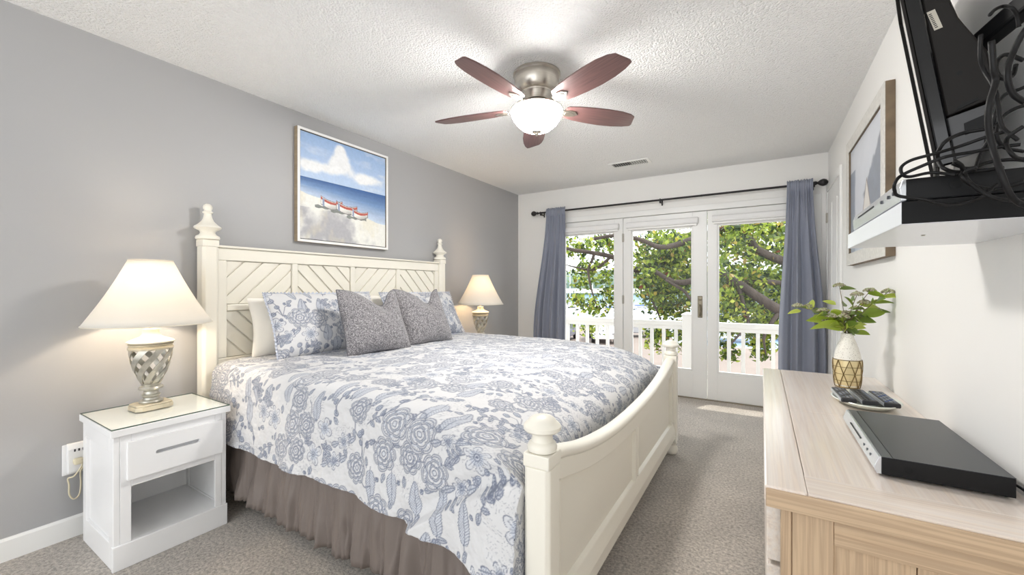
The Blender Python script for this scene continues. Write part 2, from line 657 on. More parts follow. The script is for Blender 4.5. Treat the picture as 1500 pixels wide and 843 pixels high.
# far shore trees: one rolling band of woods
n, m = 220, 14
ang = np.linspace(-1.2, .75, n)
R = 260
V = np.zeros((n, m, 3))
top = 9 + 5 * fbm(ang * 40, ang * 0 + 3, 5) + 3 * fbm(ang * 160, ang * 0, 9)
for j in range(m):
    f = j / (m - 1)
    rr = R + 22 * (1 - math.cos(f * PI / 2)) + 3 * fbm(ang * 120 + j * 1.7, ang * 0 + j * .9, 3)
    V[:, j, 0] = np.sin(ang) * rr
    V[:, j, 1] = np.cos(ang) * rr
    V[:, j, 2] = ZG - .6 + (top + 3) * math.sin(f * PI / 2)
o = grid_obj('far_woods', V, pbr('distant_woods', lin(112, 132, 118), 0.95, var=.35, var_scale=.25, bump=.6, bump_scale=.5, bump_dist=.8))
tag(o, 'hazy green woods on the far shore across the water', 'woods', kind='stuff')

# long white dock roof
t = thing('dock_shelter', 'long low white roof over the boat slips across the water', 'shelter', (-40, 82, ZG - .4))
obj('roof', MB().prism([(79, .25), (82, .95), (85, .25), (85, .05), (79, .05)], -60, -19, 'x'), pbr('white_metal_roof', lin(245, 245, 245), 0.5), t)
M_post = pbr('shelter_post_paint', lin(190, 190, 188), 0.6)
for xx in range(-59, -19, 8):
    obj('post', MB().box(xx - .15, xx + .15, 79.5, 79.8, ZG - .4, .06), M_post, t)

# boats
M_hull = pbr('white_hull', lin(242, 243, 245), 0.25)
M_blue = pbr('blue_canvas', lin(60, 90, 150), 0.7)
M_alu = pbr('mast_aluminium', lin(205, 208, 212), 0.35, 0.6)
M_dkglass = pbr('dark_glazing', lin(30, 36, 44), 0.1)
def hull_mb(L, B, Hh):
    n = 12
    vs = []
    fs = []
    for i in range(n + 1):
        f = i / n
        hb = B / 2 * (1 - max(0, (f - .45) / .55) ** 2.2) * (0.82 + .18 * min(1, f * 4))
        sh = Hh * (1 + .25 * f * f)
        for (sy, sz) in ((-hb, sh), (-hb * .82, sh * .35), (0, 0), (hb * .82, sh * .35), (hb, sh)):
            vs.append((L * (f - .5), sy, sz))
    for i in range(n):
        for j in range(4):
            fs.append((i * 5 + j, (i + 1) * 5 + j, (i + 1) * 5 + j + 1, i * 5 + j + 1))
        fs.append((i * 5, i * 5 + 4, (i + 1) * 5 + 4, (i + 1) * 5))
    fs.append((0, 1, 2, 3, 4))
    return MB().add(vs, fs)
boat_spots = [(-27.2, 62, 9, 1.35, 1, 'white sailboat moored nearest the left edge of the left door pane'),
              (-23.6, 63, 10, 1.5, 1, 'white sailboat with bare mast behind the hanging oak branch in the left pane'),
              (-20.6, 60, 9, 1.62, 1, 'white sailboat with bare mast just left of the middle door post'),
              (-16.9, 61, 9.5, 1.5, 1, 'white sailboat with bare mast at the left edge of the middle pane'),
              (-13.0, 55, 7, 1.4, 0, 'low white motorboat with blue canvas left in the middle pane'),
              (-24.5, 50, 7, .3, 0, 'low white motorboat docked close to the lot in the left pane'),
              (-13.6, 47, 7, .1, 0, 'low white motorboat moored beyond the lot in the middle pane'),
              (-2.4, 40, 6.5, .1, 0, 'white motorboat seen between the balusters of the right-hand door'),
              (0.6, 44, 6.5, 2.9, 0, 'white motorboat seen between balusters beside the right curtain')]
for (bx, by, L, rz, sail, lab) in boat_spots:
    t = thing('sailboat' if sail else 'motorboat', lab, 'boat', (bx, by, ZG - .62), rz, group='boats in the harbour', local=True)
    Bm = L * .3
    obj('hull', hull_mb(L, Bm, 1.25), M_hull, t, smooth='angle')
    c = MB().prism([(-L * .22, 1.2), (L * .2, 1.2), (L * .12, 1.85), (-L * .16, 1.9)], -Bm * .27, Bm * .27, 'y')
    obj('cabin', c, M_hull, t, bevel=.08)
    obj('cabin_window', MB().box(-L * .13, L * .1, -Bm * .275, Bm * .275, 1.45, 1.7), M_dkglass, t)
    if sail:
        obj('mast', MB().tube([(.4, 0, 1.2), (.4, 0, 1.2 + L * 1.15)], [.09, .06], 6), M_alu, t)
        obj('boom', MB().tube([(.4, 0, 2.6), (-L * .36, 0, 2.7)], .12, 6), M_blue, t)
    else:
        obj('canopy', MB().box(-L * .3, L * .02, -Bm * .36, Bm * .36, 2.45, 2.55), M_blue, t, bevel=.04)
        obj('canopy_pole', MB().tube([(-L * .28, -Bm * .3, 1.2), (-L * .28, -Bm * .3, 2.46)], .04, 6).tube([(-L * .28, Bm * .3, 1.2), (-L * .28, Bm * .3, 2.46)], .04, 6)
            .tube([(0, Bm * .3, 1.2), (0, Bm * .3, 2.46)], .04, 6).tube([(0, -Bm * .3, 1.2), (0, -Bm * .3, 2.46)], .04, 6), M_alu, t)

# cars on the lot
M_tyre = pbr('tyre_rubber', lin(28, 28, 30), 0.8)
M_rim = pbr('wheel_rim', lin(180, 182, 185), 0.3, 0.8)
def car(loc, rz, paint, lab, suv):
    t = thing('car', lab, 'car', loc, rz, group='cars on the lot below the deck', local=True)
    hh = 1.72 if suv else 1.45
    prof = [(-2.3, .35), (2.3, .35), (2.33, .75), (2.2, .92), (1.05, 1.02), (.35, hh - .05), (-.1, hh), (-1.6 if suv else -1.0, hh - .02), (-2.2 if suv else -1.75, 1.05), (-2.33, .95)]
    obj('body', MB().prism(prof, -.9, .9, 'y'), paint, t, bevel=.09, seg=3)
    wp = [(.93, 1.03), (.33, hh - .13), (-.1, hh - .1), (-1.5 if suv else -.95, hh - .13), (-1.95 if suv else -1.6, 1.06)]
    obj('window_band', MB().prism(wp, -.905, .905, 'y'), M_dkglass, t)
    obj('windscreen', MB().add([(1.0, -.72, 1.06), (1.0, .72, 1.06), (.42, .66, hh - .1), (.42, -.66, hh - .1)], [(0, 1, 2, 3)]), M_dkglass, t)
    obj('rear_window', MB().add([(-2.26, -.7, 1.1), (-2.26, .7, 1.1), (-1.74 if suv else -1.2, .66, hh - .12), (-1.74 if suv else -1.2, -.66, hh - .12)], [(3, 2, 1, 0)]), M_dkglass, t)
    obj('headlight', MB().box(2.16, 2.34, -.82, -.5, .68, .84).box(2.16, 2.34, .5, .82, .68, .84), M_rim, t, bevel=.03)
    for (wx, wy) in ((1.45, -.82), (1.45, .82), (-1.45, -.82), (-1.45, .82)):
        Mw = Matrix.Translation((wx, wy, .34)) @ Matrix.Rotation(PI / 2, 4, 'X')
        wo_ = obj('wheel', MB().lathe([(.22, -.12), (.34, -.11), (.34, .11), (.22, .12)], (0, 0, 0), 18, M=Mw), M_tyre, t)
        obj('rim', MB().lathe([(.02, -.13), (.2, -.125), (.2, .125), (.02, .13)], (0, 0, 0), 14, M=Mw), M_rim, wo_)
M_cw = pbr('white_car_paint', lin(238, 240, 242), 0.25, coat=.5)
M_cb = pbr('slate_car_paint', lin(88, 100, 122), 0.25, 0.2, coat=.5)
M_cs = pbr('silver_car_paint', lin(190, 194, 200), 0.25, 0.4, coat=.5)

car((-10.8, 31.2, ZG), -1.15, M_cw, 'white sport utility car parked facing the deck, seen through the left balusters', True)
car((-9.0, 35.5, ZG), .35, M_cs, 'silver car parked side-on, seen through balusters of the middle door', False)
car((-13.6, 29.5, ZG), -1.4, M_cb, 'slate blue car parked at the left beside the white one', False)

# ------------------------------------------------------------------ the oak in front of the deck
CL = [(-3.49,7.98,2.14,0.3),(-3.58,8.19,2.3,0.3),(-3.71,9.11,2.36,0.3),(-3.58,8.8,2.22,0.3),(-3.11,8.23,2.3,0.3),(-3.38,8.66,2.23,0.3),(-3.17,8.88,2.34,0.3),(-2.89,8.48,2.25,0.3),(-3.02,9.42,2.42,0.3),(-2.73,8.5,2.17,0.3),(-2.97,8.84,2.15,0.3),(-3.6,8.67,2.07,0.3),(-3.32,8.7,2.12,0.3),(-3.8,8.68,2.08,0.3),(-3.79,8.94,1.84,0.3),(-3.96,9.23,1.57,0.3),(-3.57,8.28,1.59,0.3),(-3.56,8.93,1.73,0.3),(-3.43,9.1,1.8,0.3),(-3.07,8.61,1.7,0.3),(-2.87,8.22,1.54,0.3),(-3.68,9.43,1.53,0.3),(-3.13,8.58,1.46,0.3),(-3.25,8.53,1.6,0.3),(-3.79,9.22,1.38,0.3),(-3.67,8.75,1.26,0.3),(-3.31,8.77,1.36,0.3),(-3.63,9.11,1.3,0.3),(-2.91,8.25,1.16,0.3),(-3.13,9.3,1.08,0.3),(-3.05,8.76,1.05,0.3),(-3.5,7.99,0.93,0.3),(-3.89,8.75,0.79,0.3),(-3.85,9.25,0.93,0.3),(-3.31,8.31,0.82,0.3),(-3.4,9.0,0.69,0.3),(-3.1,8.6,0.82,0.3),(-3.21,9.31,0.64,0.3),(-3.6,9.04,0.68,0.3),(-3.23,8.38,0.84,0.3),(-3.28,9.42,0.78,0.3),(-2.98,9.3,1.98,0.3),(-3.76,8.87,0.13,0.3),(-3.81,9.08,0.27,0.3),(-3.43,8.62,0.25,0.3),(-3.47,9.18,0.13,0.3),(-1.64,10.88,2.39,0.36),(-1.87,8.67,1.51,0.36),(-1.88,10.79,1.99,0.36),(-2.15,9.25,1.38,0.36),(-1.66,8.9,2.02,0.36),(-1.69,10.02,1.0,0.36),(-1.59,10.91,2.17,0.36),(-2.03,10.99,1.31,0.36),(-1.41,8.68,0.96,0.36),(-1.92,8.78,2.23,0.36),(-2.38,9.38,1.9,0.36),(-1.72,9.93,2.08,0.36),(-1.79,10.29,2.44,0.36),(-2.19,10.01,1.33,0.36),(-1.77,9.93,1.46,0.36),(-2.06,8.49,1.48,0.36),(-2.11,10.37,1.45,0.36),(-2.08,9.66,2.46,0.36),(-2.3,10.65,1.8,0.36),(-1.98,9.19,1.78,0.36),(-1.99,9.77,2.32,0.36),(-1.55,10.63,1.39,0.36),(-1.51,10.65,0.8,0.36),(-1.47,9.23,0.89,0.36),(-1.84,9.03,1.77,0.36),(-1.92,10.03,1.88,0.36),(-2.12,10.16,1.75,0.36),(-2.43,9.4,2.16,0.36),(-1.96,9.16,1.18,0.36),(-2.11,8.92,2.14,0.36),(-1.71,8.71,0.7,0.36),(-2.26,10.6,1.17,0.36),(-1.37,10.13,2.22,0.36),(-1.53,10.18,2.41,0.36),(-1.24,8.66,1.4,0.36),(-2.68,10.23,1.71,0.36),(-2.19,9.23,1.17,0.36),(-2.1,9.0,1.11,0.36),(-2.09,9.56,0.98,0.36),(-1.46,8.96,1.45,0.36),(-2.05,9.79,0.76,0.36),(-1.34,9.57,2.43,0.36),(-1.66,10.02,1.14,0.36),(-1.84,10.27,0.74,0.36),(-1.97,10.14,1.39,0.36),(-2.22,9.83,1.17,0.36),(-1.4,8.61,1.5,0.36),(-1.97,10.06,0.78,0.36),(-1.87,8.47,1.09,0.36),(-1.26,8.96,2.11,0.36),(-1.39,9.33,1.67,0.36),(-1.89,8.7,1.19,0.36),(-2.08,10.23,1.19,0.36),(-2.06,9.78,1.64,0.36),(-2.03,8.77,0.78,0.36),(-1.95,10.0,2.19,0.36),(-2.62,10.4,1.26,0.36),(-2.43,9.99,1.7,0.36),(-1.73,10.21,1.61,0.36),(-1.86,10.3,1.36,0.36),(-1.9,9.5,1.81,0.36),(-1.31,9.02,2.03,0.36),(-1.29,9.38,1.97,0.36),(-2.29,9.41,1.31,0.36),(-1.73,10.91,2.17,0.36),(-2.15,10.43,0.87,0.36),(-1.51,10.26,1.51,0.36),(-1.87,9.71,2.11,0.36),(-1.94,8.61,2.12,0.36),(-1.61,9.93,0.59,0.36),(-2.27,10.43,1.51,0.36),(-1.53,9.08,2.27,0.36),(-1.58,10.35,1.53,0.36),(-1.72,10.49,1.24,0.36),(-1.73,8.88,1.96,0.36),(-1.44,10.54,2.53,0.36),(-1.32,8.73,1.93,0.36),(-2.04,9.49,1.83,0.36),(-1.82,8.62,0.69,0.36),(-1.59,11.17,2.54,0.36),(-1.85,8.26,1.07,0.36),(-2.08,9.96,1.15,0.36),(-1.54,9.62,2.16,0.36),(-1.98,10.63,2.54,0.36),(-1.99,8.31,1.2,0.36),(-2.1,8.86,1.84,0.36),(-1.86,10.9,1.34,0.36),(-1.63,9.34,1.87,0.36),(-2.45,9.66,2.03,0.36),(-1.6,9.42,1.88,0.36),(-1.41,8.77,0.67,0.36),(-2.02,10.01,1.67,0.36),(-1.84,11.08,2.5,0.36),(-1.4,9.91,1.66,0.36),(-2.03,8.74,1.32,0.36),(-2.07,9.29,0.14,0.26),(-2.01,9.33,-0.0,0.26),(-2.02,9.32,-0.11,0.26),(-2.04,9.31,0.07,0.26),(-1.8,9.46,0.21,0.26),(-1.83,9.44,0.11,0.26),(-1.58,9.59,0.14,0.26),(-1.55,9.61,-0.0,0.26),(-1.58,9.59,-0.15,0.26),(0.15,10.98,0.52,0.36),(0.86,12.97,2.51,0.36),(-0.76,11.3,2.35,0.36),(-0.28,8.99,2.29,0.36),(0.57,9.39,2.48,0.36),(0.95,10.91,0.84,0.36),(-0.62,11.66,0.55,0.36),(0.43,11.23,1.46,0.36),(0.9,9.7,1.43,0.36),(-0.87,11.28,1.31,0.36),(0.31,10.21,0.95,0.36),(-0.18,10.23,2.08,0.36),(-0.35,9.2,0.76,0.36),(-0.51,10.13,1.0,0.36),(-0.29,12.3,0.22,0.36),(-0.5,10.52,2.4,0.36),(0.24,11.38,1.95,0.36),(0.4,10.05,0.79,0.36),(0.31,9.27,2.41,0.36),(-0.93,11.45,2.64,0.36),(-0.19,10.55,1.55,0.36),(-0.47,9.27,2.5,0.36),(0.79,11.02,1.92,0.36),(-0.44,11.42,0.91,0.36),(-0.16,10.34,1.51,0.36),(0.23,11.32,1.3,0.36),(0.75,9.48,0.54,0.36),(-0.16,10.25,2.62,0.36),(0.72,11.58,1.08,0.36),(-0.81,10.82,0.73,0.36),(-0.27,8.8,0.88,0.36),(-0.47,8.71,0.87,0.36),(-0.74,11.27,1.56,0.36),(0.24,10.08,2.57,0.36),(0.44,9.88,1.83,0.36),(-1.11,11.95,2.29,0.36),(-0.99,11.94,1.44,0.36),(0.52,11.79,2.14,0.36),(-0.65,9.49,1.51,0.36),(0.94,12.51,0.56,0.36),(-0.21,12.7,0.72,0.36),(-0.17,9.37,1.44,0.36),(-0.61,8.68,1.02,0.36),(0.3,11.74,2.59,0.36),(0.57,10.76,0.46,0.36),(0.43,9.55,0.87,0.36),(-0.26,9.61,2.51,0.36),(0.66,13.24,0.3,0.36),(-0.93,11.82,1.87,0.36),(0.09,12.08,1.99,0.36),(0.83,11.45,2.44,0.36),(-0.66,10.58,2.36,0.36),(-0.41,10.05,0.79,0.36),(-0.53,9.56,1.21,0.36),(-0.72,9.12,0.39,0.36),(-0.56,8.48,1.51,0.36),(0.56,9.31,2.36,0.36),(1.21,13.37,1.54,0.36),(0.74,9.38,0.99,0.36),(0.3,9.04,2.37,0.36),(0.86,12.41,2.1,0.36),(0.14,11.53,0.8,0.36),(1.19,13.05,1.66,0.36),(0.74,11.35,1.32,0.36),(-0.06,9.57,1.17,0.36),(-0.05,10.04,1.17,0.36),(-0.57,11.76,2.68,0.36),(0.92,12.28,0.66,0.36),(0.33,12.63,2.86,0.36),(0.02,9.32,1.08,0.36),(0.68,13.17,2.64,0.36),(0.54,11.82,1.48,0.36),(-0.41,8.91,1.48,0.36),(-0.33,9.28,1.96,0.36),(-0.08,8.86,2.38,0.36),(-0.29,11.61,0.22,0.36),(-0.06,9.27,2.14,0.36),(-0.11,12.14,1.15,0.36),(-0.0,12.14,0.59,0.36),(0.79,11.21,1.95,0.36),(-0.52,8.66,1.3,0.36),(0.01,10.78,2.37,0.36),(-0.57,10.19,2.74,0.36),(-0.06,9.28,1.4,0.36),(0.06,9.18,1.91,0.36),(-0.1,9.99,1.12,0.36),(0.42,9.12,0.88,0.36),(-0.53,10.92,2.11,0.36),(0.04,9.14,1.34,0.36),(-0.4,11.63,2.5,0.36),(0.52,12.73,2.15,0.36),(-0.64,9.95,2.68,0.36),(0.43,11.16,0.41,0.36),(-0.55,8.54,1.27,0.36),(0.62,9.61,1.86,0.36),(-0.75,12.07,0.64,0.36),(-0.65,11.94,0.16,0.36),(-0.24,9.28,2.47,0.36),(-0.05,9.52,2.15,0.36),(-0.32,8.76,0.69,0.36),(1.03,12.48,1.71,0.36),(0.09,9.61,0.51,0.36),(-0.43,10.63,1.52,0.36),(-0.23,9.03,1.9,0.36),(0.09,12.43,0.64,0.36),(-0.12,12.71,0.18,0.36),(-0.33,12.04,2.67,0.36),(1.16,13.48,1.16,0.36),(0.02,9.13,1.43,0.36),(-0.16,9.13,0.58,0.36),(-0.67,10.43,2.71,0.36),(0.33,12.62,1.49,0.36),(0.47,11.57,1.19,0.36),(0.07,9.25,2.39,0.36),(0.36,10.74,2.23,0.36),(0.34,10.02,1.28,0.36),(-0.43,11.27,2.52,0.36),(0.48,10.22,2.35,0.36),(-0.6,9.66,1.25,0.36),(0.89,12.0,2.18,0.36),(0.39,12.02,0.36,0.36),(0.79,9.31,1.3,0.36),(-0.27,10.05,0.95,0.36),(0.44,12.97,1.93,0.36),(-0.89,11.41,1.96,0.36),(-0.14,10.1,1.6,0.36),(-0.86,11.88,2.1,0.36),(0.67,11.97,2.07,0.36),(0.57,9.38,0.86,0.36),(-0.57,9.61,0.45,0.36),(0.74,12.85,1.21,0.36),(-0.91,11.85,0.34,0.36),(-0.38,8.6,1.04,0.36),(0.91,12.41,1.8,0.36),(0.78,12.92,2.95,0.36),(-0.73,10.23,2.39,0.36),(-0.38,9.35,1.17,0.36),(0.39,13.01,0.82,0.36),(-0.14,11.1,2.1,0.36),(0.4,11.46,0.45,0.36),(-0.06,11.75,2.12,0.36),(0.33,10.24,2.51,0.36),(-0.58,10.01,1.53,0.36),(-0.67,11.11,1.48,0.36),(-0.21,9.09,0.77,0.36),(-0.86,10.59,1.01,0.36),(0.6,11.28,0.44,0.36),(0.73,11.37,1.16,0.36),(0.08,10.28,0.35,0.36),(-0.08,11.38,1.62,0.36),(-0.6,9.61,-0.14,0.2),(-0.53,9.65,-0.31,0.2),(-0.62,9.6,0.22,0.2),(-0.46,9.7,0.22,0.2),(-0.49,9.68,-0.36,0.2),(-0.15,9.89,0.19,0.2),(0.03,10.0,0.11,0.2),(0.06,10.02,-0.02,0.2),(0.01,9.99,-0.14,0.2),(0.1,10.04,-0.27,0.2),(0.08,10.03,-0.38,0.2),(0.23,10.12,0.15,0.2),(0.25,10.13,-0.19,0.2),(-1.21,9.35,3.16,0.5),(-0.03,11.62,3.92,0.5),(0.68,10.47,3.25,0.5),(-0.24,11.06,3.2,0.5),(1.87,12.8,3.7,0.5),(1.06,10.64,2.53,0.5),(-1.04,9.95,4.37,0.5),(-1.4,9.56,2.58,0.5),(0.36,11.6,2.93,0.5),(-0.58,10.86,4.13,0.5),(-0.33,10.99,3.76,0.5),(-1.44,11.94,3.17,0.5),(0.81,13.15,4.97,0.5),(-0.1,10.67,3.83,0.5),(2.15,12.19,3.23,0.5),(-0.07,11.05,3.83,0.5),(1.05,10.76,2.61,0.5),(1.79,11.73,2.88,0.5),(2.61,13.71,3.05,0.5),(-1.25,11.43,4.04,0.5),(0.74,12.68,4.93,0.5),(0.09,11.06,4.22,0.5),(-1.04,9.39,3.69,0.5),(2.45,12.49,4.39,0.5),(-0.35,10.76,3.73,0.5),(2.36,14.36,4.83,0.5),(0.02,10.98,2.66,0.5),(-1.17,9.72,2.88,0.5),(1.38,11.47,2.81,0.5),(-0.32,12.34,3.84,0.5)]
BR = {
 'a': [(2.5, 11.4, -1.2), (1.7, 11.2, -.2), (0.93, 10.91, 0.4), (0.34, 10.78, 0.68), (-0.08, 10.52, 0.98), (-0.47, 10.4, 1.29), (-0.87, 10.27, 1.52), (-1.43, 10.16, 1.33), (-1.78, 10.06, 1.34), (-2.15, 9.95, 1.57)],
 'b': [(2.4, 11.5, 0.6), (1.6, 11.7, 1.3), (0.87, 11.69, 1.61), (0.05, 11.3, 1.99), (-0.15, 11.18, 2.15), (-0.3, 11.21, 2.43), (-0.58, 11.15, 2.64), (-1.21, 10.76, 2.45), (-1.73, 10.21, 2.2), (-2.08, 9.99, 2.15), (-2.42, 9.78, 2.31), (-2.87, 9.39, 2.41), (-3.31, 9.0, 2.32)],
 'c': [(2.4, 11.4, 0.0), (1.6, 11.4, .7), (0.84, 11.32, 1.06), (0.32, 11.12, 1.29), (-0.22, 10.9, 1.31), (-0.76, 10.57, 1.24), (-1.3, 10.24, 0.89), (-1.56, 10.08, 1.13), (-1.9, 9.87, 1.37)],
 'd': [(-1.2, 10.76, 2.45), (-1.6, 10.29, 1.99), (-2.24, 9.66, 1.68), (-2.48, 9.39, 1.6), (-2.72, 9.25, 1.76), (-2.91, 9.01, 1.89), (-3.24, 8.81, 1.97), (-3.57, 8.6, 2.03), (-3.84, 8.56, 2.09)],
 'e': [(-3.24, 8.81, 1.97), (-3.27, 8.79, 1.83), (-3.35, 8.74, 1.6), (-3.32, 8.76, 1.29), (-3.27, 8.79, 1.06), (-3.2, 8.83, 0.82)],
 'f': [(-2.91, 9.01, 1.89), (-3.28, 8.9, 1.6), (-3.61, 8.7, 1.65), (-3.88, 8.65, 1.72)],
 'g': [(-2.48, 9.39, 1.6), (-2.32, 9.49, 1.29), (-2.12, 9.5, 0.9), (-1.95, 9.6, 0.44), (-1.93, 9.62, 0.13)],
 'h': [(-0.47, 10.4, 1.29), (-0.34, 10.36, 0.76), (-0.27, 10.4, 0.38), (-0.58, 9.97, -0.05), (-0.54, 9.76, -0.24)],
 'i': [(0.34, 10.78, 0.68), (0.05, 10.36, 0.17), (0.07, 10.14, -0.24)],
 'j': [(2.5, 11.5, 1.0), (1.6, 11.0, 2.4), (0.6, 10.4, 3.3), (-.6, 9.9, 3.7)]}
RAD = {'a': (.14, .045), 'b': (.105, .035), 'c': (.08, .025), 'd': (.085, .035), 'e': (.04, .015), 'f': (.035, .012), 'g': (.045, .012), 'h': (.045, .01), 'i': (.05, .012), 'j': (.15, .04)}
t = thing('oak_tree', 'spreading oak with long leafy branches right outside the deck railing', 'tree', (2.6, 11.5, ZG))
M_bark = pbr('oak_bark', lin(88, 78, 72), 0.9, var=.4, var_scale=5, bump=.8, bump_scale=14, bump_dist=.03, stretch=(1, 1, .3))
tr = MB().tube(spline([(2.7, 11.6, ZG - .1), (2.6, 11.5, -2), (2.5, 11.45, -.8), (2.45, 11.5, .6), (2.5, 11.5, 1.6), (2.8, 11.7, 3.2)], 5), [.42 - .012 * i for i in range(26)], 12)
obj('trunk', tr, M_bark, t, smooth=True)
for k_ in BR:
    bp_ = BR[k_]
    if k_ in 'abchi':
        bp_ = [((x * g), (y * g), 1.19 + (z - 1.19) * g) for i_, (x, y, z) in enumerate(bp_) for g in ([1 - .10 * min(1, (i_ + (2 if k_ in 'hi' else 0)) / 2)])]
    pts = spline(bp_, 5)
    r0, r1 = RAD[k_]
    mbx = MB().tube(pts, [r0 + (r1 - r0) * i / (len(pts) - 1) for i in range(len(pts))], 8)
    obj('branch', mbx, M_bark, t, smooth=True)
NL = 62
CLa = np.array([c_[:3] for c_ in CL])
CR = np.array([c_[3] for c_ in CL])
CLa[:, 1] += np.where(np.arange(len(CL)) % 2 == 0, 1.1, .4)
CLa[:, 0] -= .12
LN = np.where(np.arange(len(CL)) < 49, 40, NL)
CR = np.where(np.arange(len(CL)) < 49, .24, CR)
cen = np.repeat(CLa, LN, axis=0) + rng.normal(0, 1, (int(LN.sum()), 3)) * np.repeat(CR, LN)[:, None] * np.array([.44, .44, .36])
nl = len(cen)
ax = rng.normal(0, 1, (nl, 3)); ax[:, 2] -= .35
ax /= np.linalg.norm(ax, axis=1)[:, None]
nr = rng.normal(0, 1, (nl, 3)); nr[:, 2] += .8
sd = np.cross(ax, nr); sd /= np.linalg.norm(sd, axis=1)[:, None]
nn = np.cross(sd, ax)
Lf = rng.uniform(.075, .135, nl)[:, None]
Wf = Lf * rng.uniform(.24, .34, nl)[:, None]
V = np.stack([cen - ax * Lf * .5,
              cen - ax * Lf * .12 + sd * Wf + nn * Wf * .25,
              cen + ax * Lf * .2 + sd * Wf * .85 + nn * Wf * .25,
              cen + ax * Lf * .55 - nn * Lf * .06,
              cen + ax * Lf * .2 - sd * Wf * .85 + nn * Wf * .25,
              cen - ax * Lf * .12 - sd * Wf + nn * Wf * .25], axis=1).reshape(-1, 3)
base = np.arange(nl)[:, None] * 6
Q = np.concatenate([base + np.array([[0, 1, 2, 3]]), base + np.array([[0, 3, 4, 5]])], axis=0)
pal = np.array([lin(96, 118, 52), lin(134, 156, 60), lin(166, 184, 76), lin(56, 76, 44), lin(196, 204, 96), lin(150, 132, 66), lin(190, 172, 76), lin(100, 116, 80), lin(150, 84, 62)])
pw = np.array([.24, .22, .17, .17, .09, .03, .02, .085, .004])
cc = pal[rng.choice(len(pal), nl, p=pw / pw.sum())] * rng.uniform(.8, 1.2, (nl, 1))
o = raw_obj('foliage', V, Q, leafy('oak_leaf', trans=.4), t, np.repeat(cc, 6, axis=0), smooth=False)

# ------------------------------------------------------------------ bed
M_cream = pbr('cream_furniture_paint', lin(238, 234, 222), 0.32, bump=.03, bump_scale=60, bump_dist=.001)
bed = thing('bed', 'cream painted bed with chevron headboard and curved footboard', 'bed', (-1.65, 2.08, 0))
XH0, XH1 = -2.79, -2.70      # headboard posts
def chamfer_post(x0, x1, y0, y1, z0, z1, c=.014):
    p = [(x0 + c, y0), (x1 - c, y0), (x1, y0 + c), (x1, y1 - c), (x1 - c, y1), (x0 + c, y1), (x0, y1 - c), (x0, y0 + c)]
    b = MB()
    b.prism(p, z0 + .05, z1 - .04, 'z')
    b.box(x0, x1, y0, y1, z0, z0 + .05)
    b.box(x0, x1, y0, y1, z1 - .04, z1)
    return b
HFIN = [(.050, 0), (.058, .004), (.060, .012), (.056, .022), (.042, .030), (.036, .042), (.040, .052), (.062, .064), (.067, .070), (.064, .078), (.050, .088), (.040, .098), (.030, .110), (.023, .125), (.019, .142), (.018, .152), (.025, .157), (.026, .163), (.019, .168), (.018, .174), (.0225, .182), (.0235, .192), (.020, .202), (.010, .210), (.001, .212)]
FFIN = [(.036, 0), (.043, .004), (.045, .016), (.040, .026), (.033, .031), (.030, .045), (.032, .054), (.050, .060), (.056, .066), (.056, .076), (.050, .083), (.044, .086), (.040, .094), (.030, .101), (.018, .105), (.012, .106), (.001, .108)]
BUN = [(.02, 0), (.036, .004), (.046, .022), (.048, .036), (.042, .055), (.034, .066), (.042, .074), (.044, .084), (.036, .09)]
for y0 in (1.042, 3.04):
    p = obj('headboard_post', chamfer_post(XH0, XH1, y0, y0 + .084, 0, 1.466), M_cream, bed, bevel=.004)
    obj('finial', MB().lathe(HFIN, ((XH0 + XH1) / 2, y0 + .042, 1.466), 28), M_cream, p, smooth='angle')
XFa, XFb = -.60, -.515      # footboard posts
for y0 in (1.035, 3.04):
    p = obj('footboard_post', chamfer_post(XFa, XFb, y0, y0 + .085, .09, .705, .012), M_cream, bed, bevel=.004)
    obj('finial', MB().lathe(FFIN, ((XFa + XFb) / 2, y0 + .0425, .705), 28), M_cream, p, smooth='angle')
    obj('bun_foot', MB().lathe(BUN, ((XFa + XFb) / 2, y0 + .0425, 0), 24), M_cream, p, smooth='angle')
# headboard frame
HY0, HY1 = 1.126, 3.04
mull = [(1.573, 1.613), (2.037, 2.077), (2.503, 2.543)]
fr = MB()
xf0, xf1 = -2.765, -2.725
fr.box(xf0, xf1, HY0, HY1, 1.352, 1.425)
fr.box(xf0, xf1, HY0, HY1, .64, .77)
fr.box(xf0, xf1, HY0, HY0 + .05, .77, 1.352)
fr.box(xf0, xf1, HY1 - .05, HY1, .77, 1.352)
for (a, c_) in mull:
    fr.box(xf0, xf1, a, c_, .77, 1.352)
cells = []
ys = [HY0 + .05] + [q for mm_ in mull for q in mm_] + [HY1 - .05]
for i in range(4):
    cells.append((ys[2 * i], ys[2 * i + 1]))
    fr.box(xf0, xf1, ys[2 * i], ys[2 * i + 1], 1.05, 1.088)
obj('headboard_frame', fr, M_cream, bed, bevel=.005)
obj('top_cap', MB().box(xf0 - .012, xf1 + .014, HY0, HY1, 1.4255, 1.440), M_cream, bed, bevel=.006)

